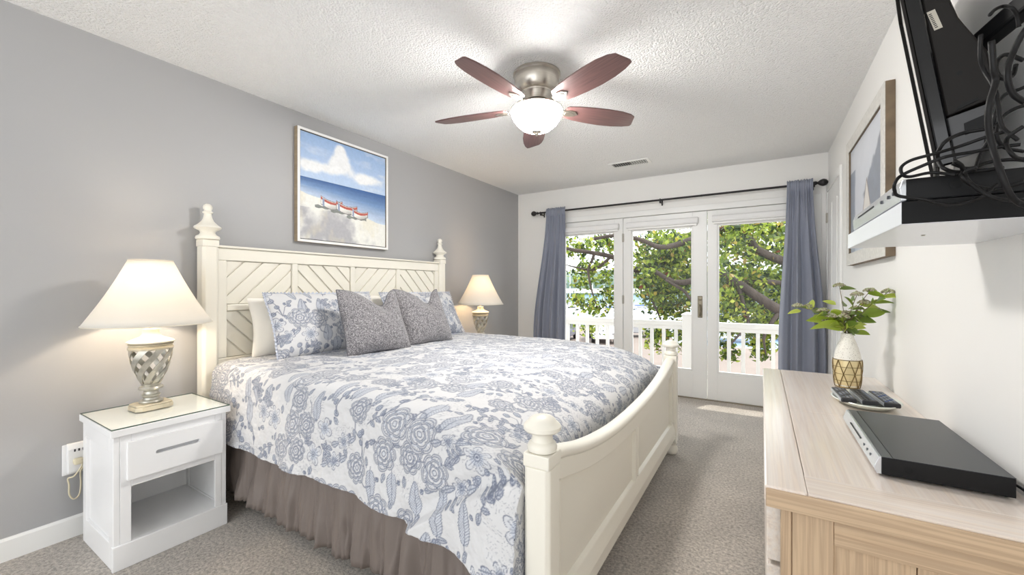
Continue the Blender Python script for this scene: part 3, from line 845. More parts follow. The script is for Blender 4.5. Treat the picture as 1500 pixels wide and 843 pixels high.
def clip(poly, f):
    out = []
    for i in range(len(poly)):
        a, c_ = poly[i], poly[(i + 1) % len(poly)]
        fa, fc = f(a), f(c_)
        if fa >= 0:
            out.append(a)
        if (fa >= 0) != (fc >= 0):
            t_ = fa / (fa - fc)
            out.append((a[0] + (c_[0] - a[0]) * t_, a[1] + (c_[1] - a[1]) * t_))
    return out
def chevron(ya, yb, za, zb, sgn):
    b = MB()
    b.box(xf0 + .006, xf0 + .015, ya, yb, za, zb)
    pitch, gap = .112, .013
    s0 = (za - sgn * (yb if sgn > 0 else ya)) - 1
    k0 = 0
    for k_ in range(60):
        lo = s0 + k_ * pitch
        hi = lo + pitch - gap
        poly = [(ya + .003, za + .003), (yb - .003, za + .003), (yb - .003, zb - .003), (ya + .003, zb - .003)]
        poly = clip(poly, lambda p: p[1] - sgn * p[0] - lo)
        if len(poly) > 2:
            poly = clip(poly, lambda p: hi - (p[1] - sgn * p[0]))
        if len(poly) > 2:
            A = sum(poly[i][0] * poly[(i + 1) % len(poly)][1] - poly[(i + 1) % len(poly)][0] * poly[i][1] for i in range(len(poly)))
            if abs(A) > 2e-4:
                # slat face with sloped edges
                cy = sum(p[0] for p in poly) / len(poly)
                cz = sum(p[1] for p in poly) / len(poly)
                b.prism(poly, xf0 + .015, xf0 + .0265, 'x')
    return b
for i, (ya, yb) in enumerate(cells):
    s_ = 1 if i % 2 == 0 else -1
    obj('slat_panel', chevron(ya, yb, 1.088, 1.352, s_), M_cream, bed, bevel=.002, seg=1)
    obj('slat_panel', chevron(ya, yb, .77, 1.05, -s_), M_cream, bed, bevel=.002, seg=1)

# footboard
FY0, FY1 = 1.12, 3.04
ctrl = [(1.10, .700), (1.20, .664), (1.43, .611), (1.70, .578), (1.98, .568), (2.33, .575), (2.60, .597), (2.81, .630), (2.96, .662), (3.06, .69)]
def ftop(y):
    return float(np.interp(y, [q[0] for q in ctrl], [q[1] for q in ctrl]))
yy_ = np.linspace(FY0, FY1, 70)
zt = np.interp(yy_, [q[0] for q in ctrl], [q[1] for q in ctrl])
ker = np.ones(9) / 9
zt = np.convolve(np.pad(zt, 4, mode='edge'), ker, 'valid')
# back board
b = MB()
poly = [(FY0, .16)] + [(FY1, .16)] + [(float(y), float(z) - .012) for y, z in zip(yy_[::-1], zt[::-1])]
b.prism(poly, -.575, -.552, 'x')
obj('footboard_panel', b, M_cream, bed)
# frame in front of it
XP0, XP1 = -.552, -.536
b = MB()
def strip(ya, yb, bot, top_):
    m_ = (yy_ >= ya - 1e-6) & (yy_ <= yb + 1e-6)
    Y = [ya] + [float(q) for q in yy_[m_] if ya + 1e-4 < q < yb - 1e-4] + [yb]
    vs = []
    for y in Y:
        for (x, z) in ((XP0, bot(y)), (XP1, bot(y)), (XP1, top_(y)), (XP0, top_(y))):
            vs.append((x, y, z))
    fs = []
    for i in range(len(Y) - 1):
        for j in range(4):
            j2 = (j + 1) % 4
            fs.append((i * 4 + j, (i + 1) * 4 + j, (i + 1) * 4 + j2, i * 4 + j2))
    fs.append((3, 2, 1, 0))
    e = (len(Y) - 1) * 4
    fs.append((e, e + 1, e + 2, e + 3))
    b.add(vs, fs)
zf = lambda y: float(np.interp(y, yy_, zt))
strip(FY0, FY1, lambda y: zf(y) - .085, lambda y: zf(y) - .012)
strip(FY0, FY0 + .035, lambda y: .235, lambda y: zf(y) - .085)
strip(FY1 - .06, FY1, lambda y: .235, lambda y: zf(y) - .085)
strip(2.035, 2.09, lambda y: .235, lambda y: zf(y) - .085)
obj('footboard_frame', b, M_cream, bed, bevel=.005)
# bottom rail with a sloped top
b = MB().prism([(-.585, .125), (-.520, .125), (-.520, .175), (-.524, .19), (-.536, .228), (-.5515, .236), (-.5755, .236), (-.585, .2)], FY0, FY1, 'y')
obj('footboard_bottom_rail', b, M_cream, bed, bevel=.003)
# rounded curved cap rail
prof = [(-.024, -.008), (-.031, .002), (-.033, .012), (-.027, .022), (-.012, .029), (.004, .030), (.018, .026), (.029, .016), (.030, .004), (.022, -.008)]
vs = []
fs = []
for i, (y, z) in enumerate(zip(yy_, zt)):
    for (dx, dz) in prof:
        vs.append((-.556 + dx, float(y), float(z) - .012 + dz))
npf = len(prof)
for i in range(len(yy_) - 1):
    for j in range(npf):
        j2 = (j + 1) % npf
        fs.append((i * npf + j, i * npf + j2, (i + 1) * npf + j2, (i + 1) * npf + j))
obj('footboard_cap_rail', MB().add(vs, fs), M_cream, bed, smooth=True)
# side rails
for (ya, yb) in ((1.105, 1.13), (3.03, 3.055)):
    obj('side_rail', MB().box(-2.70, -.60, ya, yb, .22, .36), M_cream, bed, bevel=.004)

# mattress and box spring
def rounded_slab(x0, x1, y0, y1, z0, z1, r):
    return MB().box(x0, x1, y0, y1, z0, z1)
M_tick = pbr('mattress_ticking', lin(235, 233, 228), 0.8)
o = obj('box_spring', MB().box(-2.69, -.64, 1.135, 3.025, .24, .44), M_tick, bevel=.03, seg=3)
tag(o, 'pale box spring hidden under the mattress and behind the bed skirt', 'box spring')
o = obj('mattress', MB().box(-2.69, -.82, 1.10, 3.06, .44, .70), M_tick, bevel=.06, seg=4)
tag(o, 'thick white mattress under the floral coverlet', 'mattress')

# ------------------------------------------------------------------ floral line drawing used on the coverlet and shams
INK = np.array(lin(108, 115, 134))
TINT = np.array(lin(190, 197, 210))
CLOTH = np.array(lin(213, 213, 214))
class Floral:
    def __init__(s, P):
        s.P = P
        s.ink = np.zeros(len(P))
        s.tint = np.zeros(len(P))
        s.order = np.argsort(P[:, 0], kind='stable')
        s.sx = P[s.order, 0]
    def near(s, c_, R):
        a = np.searchsorted(s.sx, c_[0] - R)
        z = np.searchsorted(s.sx, c_[0] + R)
        i = s.order[a:z]
        y = s.P[i, 1]
        i = i[np.abs(y - c_[1]) < R]
        d = s.P[i] - np.array(c_)
        return i, d
    def put(s, i, line, tint=None):
        s.ink[i] = np.maximum(s.ink[i], line)
        if tint is not None:
            s.tint[i] = np.maximum(s.tint[i], tint)
    def clear(s, i, m):
        k_ = i[m]
        s.ink[k_] = 0
        s.tint[k_] = 0
    def ln(s, d, w=.0019):
        return np.clip(1.30 - np.abs(d) / (w * .78) * .62, 0, 1)
    def peony(s, c_, R, rot, n=7, w=.0019):
        i, d = s.near(c_, R * 1.25)
        r = np.hypot(d[:, 0], d[:, 1])
        a = np.arctan2(d[:, 1], d[:, 0]) + rot
        L = np.zeros(len(i))
        for k_, (f, nn_) in enumerate(((1.0, n), (.88, n), (.70, n - 1), (.60, n - 1), (.42, n - 2), (.33, n - 2), (.16, 4))):
            ph = k_ // 2 * .7
            rc = R * f * (.80 + .22 * np.sqrt(np.abs(np.cos(nn_ * (a + ph) / 2))))
            L = np.maximum(L, s.ln(r - rc, w))
            if k_ % 2 == 0 and k_ < 6:
                # cusp lines
                cu = np.abs(np.cos(nn_ * (a + ph) / 2)) * r / nn_ * 2
                inn = (r < rc) & (r > R * f * .68)
                L = np.maximum(L, np.where(inn, s.ln(cu, w), 0))
        hat = s.ln(np.abs(np.mod(a * 9 / PI * 2, 1) - .5) * r * PI / 18, w * .7) * ((r < R * .86) & (r > R * .74)) * .7
        L = np.maximum(L, hat)
        out_ = R * (.80 + .22 * np.sqrt(np.abs(np.cos(n * a / 2))))
        s.clear(i, r < out_)
        T = (np.mod(r / R * 3.2 + .2 * np.cos(n * a), 1) < .45) & (r < R * .95)
        s.put(i, L, T * .5)
    def daisy(s, c_, R, rot, n=5, w=.0019):
        i, d = s.near(c_, R * 1.2)
        r = np.hypot(d[:, 0], d[:, 1])
        a = np.arctan2(d[:, 1], d[:, 0]) + rot
        cn = np.abs(np.cos(n * a / 2))
        rc = R * (.25 + .78 * cn ** .6)
        s.clear(i, r < rc)
        L = s.ln(r - rc, w)
        st = s.ln(np.abs(np.mod(a * n * 3 / (2 * PI) + .5, 1) - .5) * r * 2 * PI / (3 * n), w * .7) * (r < rc * .8) * (r > R * .2)
        L = np.maximum(L, st * .85)
        L = np.maximum(L, s.ln(r - R * .2, w))
        L = np.maximum(L, (r < R * .1) * 1.0)
        s.put(i, L, (r < rc) * .25 + (r < R * .5) * .5)
    def leaf(s, c_, Ln, W, ang, w=.0018, hatch=.009):
        i, d = s.near(c_, Ln * .62)
        ca, sa = math.cos(ang), math.sin(ang)
        u = (d[:, 0] * ca + d[:, 1] * sa) / (Ln / 2)
        v = -d[:, 0] * sa + d[:, 1] * ca
        hw = W / 2 * np.sqrt(np.clip(1 - u ** 2, 0, 1)) * (1 - .35 * u) * (1 + .06 * np.sin(u * 40))
        L = s.ln(np.abs(v) - hw, w) * (np.abs(u) < 1)
        L = np.maximum(L, s.ln(v, w) * ((u > -1.25) & (u < .95)))
        inside = (np.abs(v) < hw)
        s.clear(i, inside & (np.abs(u) < 1))
        h = np.mod((u * Ln / 2 - np.abs(v) * .8) / hatch, 1)
        hl = s.ln((h - .5) * hatch, w * .75) * inside * (np.abs(v) > hw * .12)
        L = np.maximum(L, hl * .85)
        s.put(i, L, inside * .55)
    def berry(s, c_, R, w=.0017):
        i, d = s.near(c_, R * 1.2)
        r = np.hypot(d[:, 0], d[:, 1])
        a = np.arctan2(d[:, 1], d[:, 0])
        L = np.maximum(s.ln(r - R, w), s.ln(np.mod(r / R * 2 + a / (2 * PI), 1) * R * .5 - R * .2, w) * (r < R))
        s.put(i, L, (r < R) * .8)
    def stem(s, pts, w=.0024):
        pts = [np.array(p) for p in pts]
        for a_, b_ in zip(pts[:-1], pts[1:]):
            m_ = (a_ + b_) / 2
            i, d = s.near(m_, np.hypot(*(b_ - a_)) / 2 + .01)
            ab = b_ - a_
            q = s.P[i] - a_
            t_ = np.clip((q @ ab) / (ab @ ab + 1e-12), 0, 1)
            dd = np.hypot(q[:, 0] - t_ * ab[0], q[:, 1] - t_ * ab[1])
            s.put(i, s.ln(dd, w), None)
    def spray(s, c_, ang, Ln, R, k=6):
        p0 = np.array(c_)
        pts = [p0]
        aa = ang
        for j in range(6):
            aa += .22 * R.choice([-1, 1])
            pts.append(pts[-1] + np.array([math.cos(aa), math.sin(aa)]) * Ln / 6)
        s.stem(pts)
        for j, p in enumerate(pts[1:]):
            sg = 1 if j % 2 else -1
            s.leaf(p + np.array([math.cos(aa + sg * .9), math.sin(aa + sg * .9)]) * .017, .034, .016, aa + sg * .9, hatch=.006)
    def fill(s, x0, x1, y0, y1, pitch=.135, seed=1):
        R = np.random.default_rng(seed)
        ny = int((y1 - y0) / pitch) + 1
        nx = int((x1 - x0) / pitch) + 1
        for pas in (0, 1):
          R = np.random.default_rng(seed)
          for iy in range(ny + 1):
            for ix in range(nx + 1):
                cx = x0 + (ix + (.5 if iy % 2 else 0)) * pitch + R.normal(0, .012)
                cy = y0 + iy * pitch * .9 + R.normal(0, .012)
                k_ = R.choice(6, p=[.34, .16, .16, .16, .1, .08])
                an = R.uniform(0, 2 * PI)
                rs_ = R
                R = np.random.default_rng(int(rs_.integers(1e9)))
                if pas != (1 if k_ in (0, 1, 5) else 0):
                    pass
                elif k_ == 0:
                    s.peony((cx, cy), R.uniform(.052, .070), an, int(R.integers(6, 9)))
                    s.stem([(cx + .055 * math.cos(an), cy + .055 * math.sin(an)), (cx + .085 * math.cos(an + .2), cy + .085 * math.sin(an + .2)), (cx + .11 * math.cos(an + .5), cy + .11 * math.sin(an + .5))])
                elif k_ == 1:
                    s.daisy((cx, cy), R.uniform(.042, .055), an, int(R.integers(4, 7)))
                    s.spray((cx + .05 * math.cos(an), cy + .05 * math.sin(an)), an, .07, R)
                elif k_ == 2:
                    s.leaf((cx, cy), R.uniform(.10, .14), R.uniform(.042, .055), R.choice([1.5, 1.7, 1.3, -1.4]))
                elif k_ == 3:
                    s.spray((cx - .05 * math.cos(an), cy - .05 * math.sin(an)), an, .12, R)
                    s.berry((cx + .05 * math.cos(an + 1.3), cy + .05 * math.sin(an + 1.3)), .013)
                elif k_ == 4:
                    for q in range(4):
                        e = (cx + R.normal(0, .035), cy + R.normal(0, .035))
                        s.berry(e, R.uniform(.010, .016))
                        s.stem([(cx, cy - .05), ((cx + e[0]) / 2, (cy + e[1]) / 2), e], .0018)
                else:
                    s.daisy((cx, cy), .034, an, 6)
                    s.leaf((cx + .05, cy + .02), .05, .022, .6)
                    s.leaf((cx - .05, cy - .02), .05, .022, .4)
                # small fillers between
                if pas == 1:
                    R = rs_
                    continue
                bx_, by_ = cx + pitch * .5, cy + pitch * .35
                s.leaf((bx_, by_), .036, .017, R.uniform(0, 6), hatch=.006)
                s.berry((bx_ - .03, by_ - .012), .008)
                R = rs_
    def color(s):
        t_ = np.clip(s.tint, 0, 1)[:, None]
        i_ = np.clip(s.ink, 0, 1)[:, None] * .92
        c_ = CLOTH * (1 - t_) + TINT * t_
        return c_ * (1 - i_) + INK * i_

M_quilt = pbr('floral_quilt_cloth', (1, 1, 1), 0.9, attr='col', bump=.55, bump_scale=34, bump_dist=.008, spec=.2, sheen=.2)

# ------------------------------------------------------------------ coverlet
# cloth coordinates: s runs head -> foot, q runs from the near hem over the top to the far hem
ZT = .765
r_ = .075
XA, XB = -2.64, -.628
YN, YFr = 1.062, 3.098
Ldrop = .32
Ls = XB - XA + .42
ns = 500
sv = np.concatenate([np.linspace(0, 2.07, 640), np.linspace(2.075, 2.42, 50)])
qside = Ldrop
arc = r_ * PI / 2
topw = (YFr - YN) - 2 * r_
qv = np.concatenate([np.linspace(0, qside + arc, 146), np.linspace(qside + arc + .003, qside + arc + .5, 140), np.linspace(qside + arc + .506, qside + arc + topw, 225), np.linspace(qside + arc + topw + .008, 2 * qside + 2 * arc + topw, 40)])
S, Qv = np.meshgrid(sv, qv, indexing='ij')
# foot profile: x and fall as a function of s
xs = np.zeros_like(sv)
fall = np.zeros_like(sv)
xx = XA
x_, f_ = XA, 0.0
prev = 0.0
ang_ = 0.0
for k_, sval in enumerate(sv):
    ds = sval - prev
    prev = sval
    # slope angle grows near the foot
    ang_ = math.radians(4) * sstep(1.0, 1.5, np.float64(sval)) + math.radians(22) * sstep(1.5, 1.86, np.float64(sval)) + math.radians(62) * sstep(1.84, 2.02, np.float64(sval))
    x_ += ds * math.cos(ang_)
    f_ += ds * math.sin(ang_)
    xs[k_] = x_
    fall[k_] = f_
sc_x = (XB - XA) / (xs.max() - XA)
xs = XA + (xs - XA) * sc_x
Xg = np.repeat(xs[:, None], len(qv), 1)
Fg = np.repeat(fall[:, None], len(qv), 1)
Y = np.zeros_like(S)
Z = np.zeros_like(S)
# near drape
m1 = Qv <= qside
d1 = qside - Qv
flare = .035
Y = np.where(m1, YN - flare * (d1 / qside) ** 1.2, Y)
Z = np.where(m1, ZT - r_ - d1, Z)
m2 = (Qv > qside) & (Qv <= qside + arc)
th = (Qv - qside) / r_
Y = np.where(m2, YN + r_ - r_ * np.cos(th), Y)
Z = np.where(m2, ZT - r_ + r_ * np.sin(th), Z)
m3 = (Qv > qside + arc) & (Qv <= qside + arc + topw)
Y = np.where(m3, YN + r_ + (Qv - qside - arc), Y)
Z = np.where(m3, ZT, Z)
q4 = qside + arc + topw
m4 = (Qv > q4) & (Qv <= q4 + arc)
th = (Qv - q4) / r_
Y = np.where(m4, YFr - r_ + r_ * np.sin(th), Y)
Z = np.where(m4, ZT - r_ + r_ * np.cos(th), Z)
m5 = Qv > q4 + arc
d5 = Qv - q4 - arc
Y = np.where(m5, YFr + flare * d5 / qside, Y)
Z = np.where(m5, ZT - r_ - d5, Z)
# side amount (0 on top, 1 on the drapes)
side = np.where(m1, 1.0, np.where(m5, 1.0, np.where(m2, 1 - (Qv - qside) / arc, np.where(m4, (Qv - q4) / arc, 0.0))))
# gentle crown of the top
Z += .012 * np.sin(np.clip((Y - YN) / (YFr - YN), 0, 1) * PI) * (1 - side)
# foot fall: full on the top, damped on the drapes
top_f = Fg * (1 - side)
Z -= np.minimum(top_f, .40)
Z -= Fg * side * .34
# foot corner of the drapes: the extra cloth swings out and hangs in a fold beside the posts
cor = sstep(1.62, 2.05, S) * side
nearm = (m1 | m2)
hang = np.where(nearm, d1.clip(0) / qside, d5.clip(0) / qside)
Y += np.where(nearm, -1, 1) * cor * (.012 + .035 * hang) * (1 + .35 * np.sin(S * 16 + hang * 2))
Xside = np.minimum(XA + S * .995, -.606)
Xg = Xg * (1 - side) + Xside * side
wrap = np.clip(S - 2.06, 0, 1) * side
Y += np.where(nearm, 1, -1) * wrap * .35
# long diagonal fold at the foot corner
u_f = (S - 1.60) - .55 * (Qv / qside) * .32
kf = S - (2.03 - 1.35 * np.where(nearm, d1.clip(0), d5.clip(0)))
Y += np.where(nearm, -1, 1) * .030 * sstep(-.012, .022, kf) * np.exp(-np.clip(kf, 0, 9) * 2.2) * side * sstep(0, .06, np.where(nearm, d1.clip(0), d5.clip(0)))
Y += np.where(nearm, 1, -1) * .014 * np.exp(-((kf + .05) / .04) ** 2) * side
# soft ripples of the hem
Y += np.where(nearm, -1, 1) * side * hang * (.010 * np.sin(S * 9.0) + .006 * np.sin(S * 23 + 1))
Z += side * hang * (.006 * np.sin(S * 7 + .5))
# quilted puckers
pk = fbm(S * 26, Qv * 26, 11, 3) - .5
pk2 = fbm(S * 7, Qv * 7, 4, 2) - .5
amp = .006
Z += (1 - side) * (pk * amp + pk2 * .012)
Y += np.where(nearm, -1, 1) * side * (pk * amp * 2.2 + pk2 * .010)
V = np.stack([Xg, Y, Z], -1)
P2 = np.stack([S.ravel(), Qv.ravel()], 1)
fl = Floral(P2)
fl.fill(-.05, 2.45, -.02, 2.75, .124, 5)
sk_ = fbm(S * 13, Qv * 13, 51, 4).ravel()
sc2 = np.clip(1 - np.abs(np.mod(sk_ * 11, 1) - .5) / .10, 0, 1) * (fbm(S * 5, Qv * 5, 71, 2).ravel() > .47)
fl.ink = np.maximum(fl.ink, sc2 * .55)
o = grid_obj('coverlet', V, M_quilt, None, fl.color().reshape(*S.shape, 3))
tag(o, 'white quilted coverlet with blue line-drawn flowers spread over the bed', 'coverlet')
sm = o.modifiers.new('thickness', 'SOLIDIFY')
sm.thickness = .006
sm.offset = -1

# ------------------------------------------------------------------ bed skirt
M_skirt = pbr('taupe_skirt_cloth', lin(122, 112, 106), 0.45, bump=.2, bump_scale=18, bump_dist=.004, spec=.35, stretch=(1, 1, .2))
n = 520
pathp = []
for x in np.linspace(-2.66, -.66, 420):
    pathp.append((x, 1.100, 0, -1))
Vsk = np.zeros((420, 16, 3))
xa = np.linspace(-2.66, -.65, 420)
ph_ = np.cumsum(.35 + .55 * fbm(xa * 6, xa * 0, 21, 2)) * .42
for j in range(16):
    f = j / 15
    amp_ = .003 + .017 * f
    off = np.sin(ph_ + f * .6 * np.sin(xa * 5)) * amp_ * (.35 + .9 * fbm(xa * 4, xa * 0 + 7, 2, 2)) + .034 * f * (fbm(xa * 14, xa * 0 + f * 2.2, 31, 3) - .5) - .012 * f * np.abs(np.sin(xa * 31 + 2 * np.sin(xa * 7))) ** 6
    Vsk[:, j, 0] = xa + .006 * np.cos(ph_) * f
    crs = fbm(xa * 22 + .6 * f * np.sin(xa * 9), xa * 0 + 3 + f * .8, 77, 3)
    Vsk[:, j, 1] = 1.086 - .018 * f + off - .020 * f * (1 - np.abs(crs - .5) * 5).clip(0, 1) ** 2
    Vsk[:, j, 2] = .432 - f * (.432 - .088 + .014 * np.sin(xa * 3) + .004 * np.sin(ph_))
sk = thing('bed_skirt', 'gathered taupe bed skirt hanging below the coverlet', 'bed skirt', (-1.65, 2.08, .09))
o = grid_obj('near_panel', Vsk, M_skirt, sk)
o.modifiers.new('t', 'SOLIDIFY').thickness = .002
V2 = Vsk.copy()
V2[:, :, 1] = 2 * 2.08 - V2[:, :, 1]
o = grid_obj('far_panel', V2, M_skirt, sk)
o.modifiers.new('t', 'SOLIDIFY').thickness = .002

# ------------------------------------------------------------------ pillows
def pillow_grid(W, Hh, T, nu=90, nv=70, pinch=.06, chop=0.0, chop_x=.12, ruffle=0.0, belly=.0, sag=0.0, seed=0):
    """closed pillow around the origin: width along X, height along Z, front = -Y. returns V (2*nu.. ) and cloth coords"""
    u = np.linspace(-1, 1, nu)
    u = np.sign(u) * (1 - (1 - np.abs(u)) ** 1.25)
    v = np.linspace(-1, 1, nv)
    v = np.sign(v) * (1 - (1 - np.abs(v)) ** 1.25)
    U, Vv = np.meshgrid(u, v, indexing='ij')
    cu = 1 - pinch * np.cos(Vv * PI / 2) ** 1.5
    cv = 1 - pinch * np.cos(U * PI / 2) ** 1.5
    X = U * W / 2 * cu
    Zz = Vv * Hh / 2 * cv
    th = T / 2 * ((1 - np.abs(U) ** 2.6) * (1 - np.abs(Vv) ** 2.6)).clip(0) ** .55
    th = th * (1 + belly * (-Vv))
    wr = (fbm(U * 3 + 5, Vv * 3, seed + 3, 3) - .5) * .02 * (1 - np.maximum(np.abs(U), np.abs(Vv)) ** 6)
    if chop:
        g = np.exp(-((U - chop_x) / np.where(U < chop_x, .55, .30)) ** 2) * sstep(-.2, 1.0, Vv)
        Zz = Zz - chop * g * Hh
        # the front dents in under the chop
        th = th * (1 - .55 * np.exp(-((U - chop_x) / .18) ** 2) * sstep(.1, 1, Vv))
        tl = .07 * sstep(.2, 1, Vv) * (np.abs(U - chop_x) ** 1.1)
        X = X + np.sign(U - chop_x) * -tl * .2
    if sag:
        Zz = np.where(Vv < 0, Zz * (1 - sag * (1 - np.abs(U) ** 2) * 0), Zz)
    F = np.stack([X, -(th + wr), Zz], -1)
    B = np.stack([X, th * .9, Zz], -1)
    return F, B, U * W / 2, Vv * Hh / 2

def build_pillow(name, F, B, mat, M, parent=None, colF=None, colB=None):
    nu, nv = F.shape[:2]
    V = np.concatenate([F.reshape(-1, 3), B.reshape(-1, 3)])
    R = np.array(M)[:3, :3]
    T = np.array(M)[:3, 3]
    V = V @ R.T + T
    idx = np.arange(nu * nv).reshape(nu, nv)
    q1 = np.stack([idx[:-1, :-1], idx[1:, :-1], idx[1:, 1:], idx[:-1, 1:]], -1).reshape(-1, 4)
    q2 = q1[:, ::-1] + nu * nv
    rim = []
    loop = [(i, 0) for i in range(nu)] + [(nu - 1, j) for j in range(1, nv)] + [(i, nv - 1) for i in range(nu - 2, -1, -1)] + [(0, j) for j in range(nv - 2, 0, -1)]
    li = [i * nv + j for i, j in loop]
    for a_, b_ in zip(li, li[1:] + li[:1]):
        rim.append((b_, a_, a_ + nu * nv, b_ + nu * nv))
    Q = np.concatenate([q1, q2, np.array(rim)])
    col = None
    if colF is not None:
        col = np.concatenate([colF.reshape(-1, 3), colB.reshape(-1, 3)])
    return raw_obj(name, V, Q, mat, parent, col, True), [tuple(V[i]) for i in li]

def pose(cx, cy, zb, Hh, lean, yaw=0.0, roll=0.0):
    """front faces +x; bottom edge rests at zb; leans back towards the headboard"""
    M = Matrix.Translation((cx, cy, zb)) @ Matrix.Rotation(yaw, 4, 'Z') @ Matrix.Rotation(PI / 2, 4, 'Z') @ Matrix.Rotation(-lean, 4, 'X') @ Matrix.Rotation(roll, 4, 'Y') @ Matrix.Translation((0, 0, Hh / 2))
    return M
M_pil = pbr('white_pillowcase', lin(243, 239, 230), 0.8, bump=.15, bump_scale=9, bump_dist=.01)
ZP = ZT + .004
for (cy, lab) in ((1.655, 'plain white pillow standing behind the left floral sham'), (2.55, 'plain white pillow standing behind the right floral sham')):
    F, B, U, Vv = pillow_grid(.80, .36, .15, 40, 32, .05, seed=int(cy * 10))
    o, _ = build_pillow('white_pillow', F, B, M_pil, pose(-2.60, cy, ZP, .36, .16))
    tag(o, lab, 'pillow', 'plain white pillows against the headboard')
M_sham = pbr('floral_sham_cloth', (1, 1, 1), 0.85, attr='col', bump=.3, bump_scale=40, bump_dist=.004, spec=.2)
for k_, (cx, cy, Wd, Hh, lean, yaw, lab) in enumerate((( -2.38, 1.67, .74, .42, .42, -.03, 'left floral sham with blue flowers, frilled edge, behind the left grey cushion'),
                                                  (-2.38, 2.60, .84, .42, .46, 0.02, 'right floral sham with blue flowers, mostly behind the right grey cushion'))):
    F, B, U, Vv = pillow_grid(Wd, Hh, .17, 230, 140, .045, seed=k_ + 2, belly=.15)
    f1 = Floral(np.stack([U.ravel() + k_ * 3, Vv.ravel()], 1))
    f1.fill(-Wd / 2 + k_ * 3, Wd / 2 + k_ * 3, -Hh / 2, Hh / 2, .118, 25 + k_)
    cf = f1.color()
    Mp = pose(cx, cy, ZP, Hh, lean, yaw)
    o, rimp = build_pillow('floral_sham', F, B, M_sham, Mp, None, cf, np.tile(CLOTH, (U.size, 1)))
    tag(o, lab, 'pillow', 'floral shams')
    # ruffled frill round the seam
    cen = Vector(np.mean(np.array(rimp), axis=0))
    rp = [Vector(p) for p in rimp]
    nrm = (Mp.to_3x3() @ Vector((0, -1, 0))).normalized()
    vs, fs = [], []
    for q, p in enumerate(rp):
        out = (p - cen)
        out = (out - nrm * out.dot(nrm)).normalized()
        wz = math.sin(q * .9) * .005
        vs += [tuple(p - out * .004), tuple(p + out * .007 + nrm * wz), tuple(p + out * (.013 + .002 * math.sin(q * .9)) + nrm * wz * 1.6)]
    nq = len(rp)
    for q in range(nq):
        q2 = (q + 1) % nq
        fs += [(q * 3, q * 3 + 1, q2 * 3 + 1, q2 * 3), (q * 3 + 1, q * 3 + 2, q2 * 3 + 2, q2 * 3 + 1)]
    fo = obj('frill', MB().add(vs, fs), pbr('frill_cloth', lin(206, 210, 222), 0.8), o, smooth=True, local=True)
    fo.modifiers.new('t', 'SOLIDIFY').thickness = .0012

def plush_mat():
    m = pbr('grey_plush', lin(150, 150, 154), 0.7, spec=.3, sheen=.4)
    t = m.node_tree
    b = t.nodes['Principled BSDF']
    co = t.nodes.new('ShaderNodeTexCoord')
    v = t.nodes.new('ShaderNodeTexVoronoi')
    v.feature = 'DISTANCE_TO_EDGE'
    v.inputs['Scale'].default_value = 92
    n = t.nodes.new('ShaderNodeTexNoise')
    n.inputs['Scale'].default_value = 30
    n.inputs['Detail'].default_value = 4
    mpv = t.nodes.new('ShaderNodeMix')
    mpv.data_type = 'VECTOR'
    mpv.inputs[0].default_value = .05
    t.links.new(co.outputs['Object'], mpv.inputs[4])
    t.links.new(n.outputs['Color'], mpv.inputs[5])
    t.links.new(mpv.outputs[1], v.inputs['Vector'])
    t.links.new(co.outputs['Object'], n.inputs['Vector'])
    cr = t.nodes.new('ShaderNodeValToRGB')
    cr.color_ramp.elements[0].position = 0.03
    cr.color_ramp.elements[0].color = (*lin(92, 90, 94), 1)
    cr.color_ramp.elements[1].position = 0.22
    cr.color_ramp.elements[1].color = (*lin(166, 163, 165), 1)
    t.links.new(v.outputs['Distance'], cr.inputs[0])
    t.links.new(cr.outputs[0], b.inputs['Base Color'])
    bp = t.nodes.new('ShaderNodeBump')
    bp.inputs['Strength'].default_value = .6
    bp.inputs['Distance'].default_value = .004
    t.links.new(v.outputs['Distance'], bp.inputs['Height'])
    t.links.new(bp.outputs[0], b.inputs['Normal'])
    return m
M_plush = plush_mat()
M_pipe = pbr('dark_grey_piping', lin(92, 92, 98), 0.7)
for (cx, cy, lean, yaw, cxp, lab) in ((-2.10, 1.80, .40, -.10, .36, 'left grey plush throw cushion with chopped top, in front of the floral sham'),
                                     (-2.12, 2.28, .40, -.06, .36, 'right grey plush throw cushion with chopped top, leaning beside the other')):
    F, B, U, Vv = pillow_grid(.47, .44, .17, 80, 70, .06, chop=.25, chop_x=cxp, seed=int(cy * 7), belly=.25)
    o, rimp = build_pillow('throw_cushion', F, B, M_plush, pose(cx, cy, ZP, .44, lean, yaw))
    tag(o, lab, 'cushion', 'grey throw cushions')
    obj('piping', MB().tube(rimp[::2], .0035, 6, closed=True), M_pipe, o, local=True)

# ------------------------------------------------------------------ nightstands
M_nswhite = pbr('white_lacquer', lin(243, 243, 243), 0.3)
M_slot = pbr('slot_shadow_grey', lin(196, 197, 200), 0.6)
M_clear = glass_mat('table_glass', (.99, 1.0, .995))
M_gedge = pbr('glass_edge_green', lin(70, 92, 84), 0.2)
ns = thing('nightstand', 'white nightstand at the near side of the bed with glass top, drawer and open shelf', 'nightstand', (-2.51, .779, 0), local=True)
D, Wn = .42, .42         # x depth, y width ; local: +x is the front
x0, x1, y0, y1 = -D / 2, D / 2, -Wn / 2, Wn / 2
ZTn = .565
def sidepanel(ya, yb, out):
    b = MB()
    b.box(x0, x0 + .045, ya, yb, .0, ZTn)
    b.box(x1 - .05, x1 - .002, ya, yb, .0, ZTn)
    b.box(x0 + .045, x1 - .05, ya, yb, .0, .11)
    b.box(x0 + .045, x1 - .05, ya, yb, ZTn - .07, ZTn)
    yc = (ya + yb) / 2
    b.box(x0 + .045, x1 - .05, yc - .004 + (-.004 if out > 0 else .004), yc + .004 + (-.004 if out > 0 else .004), .11, ZTn - .07)
    return b
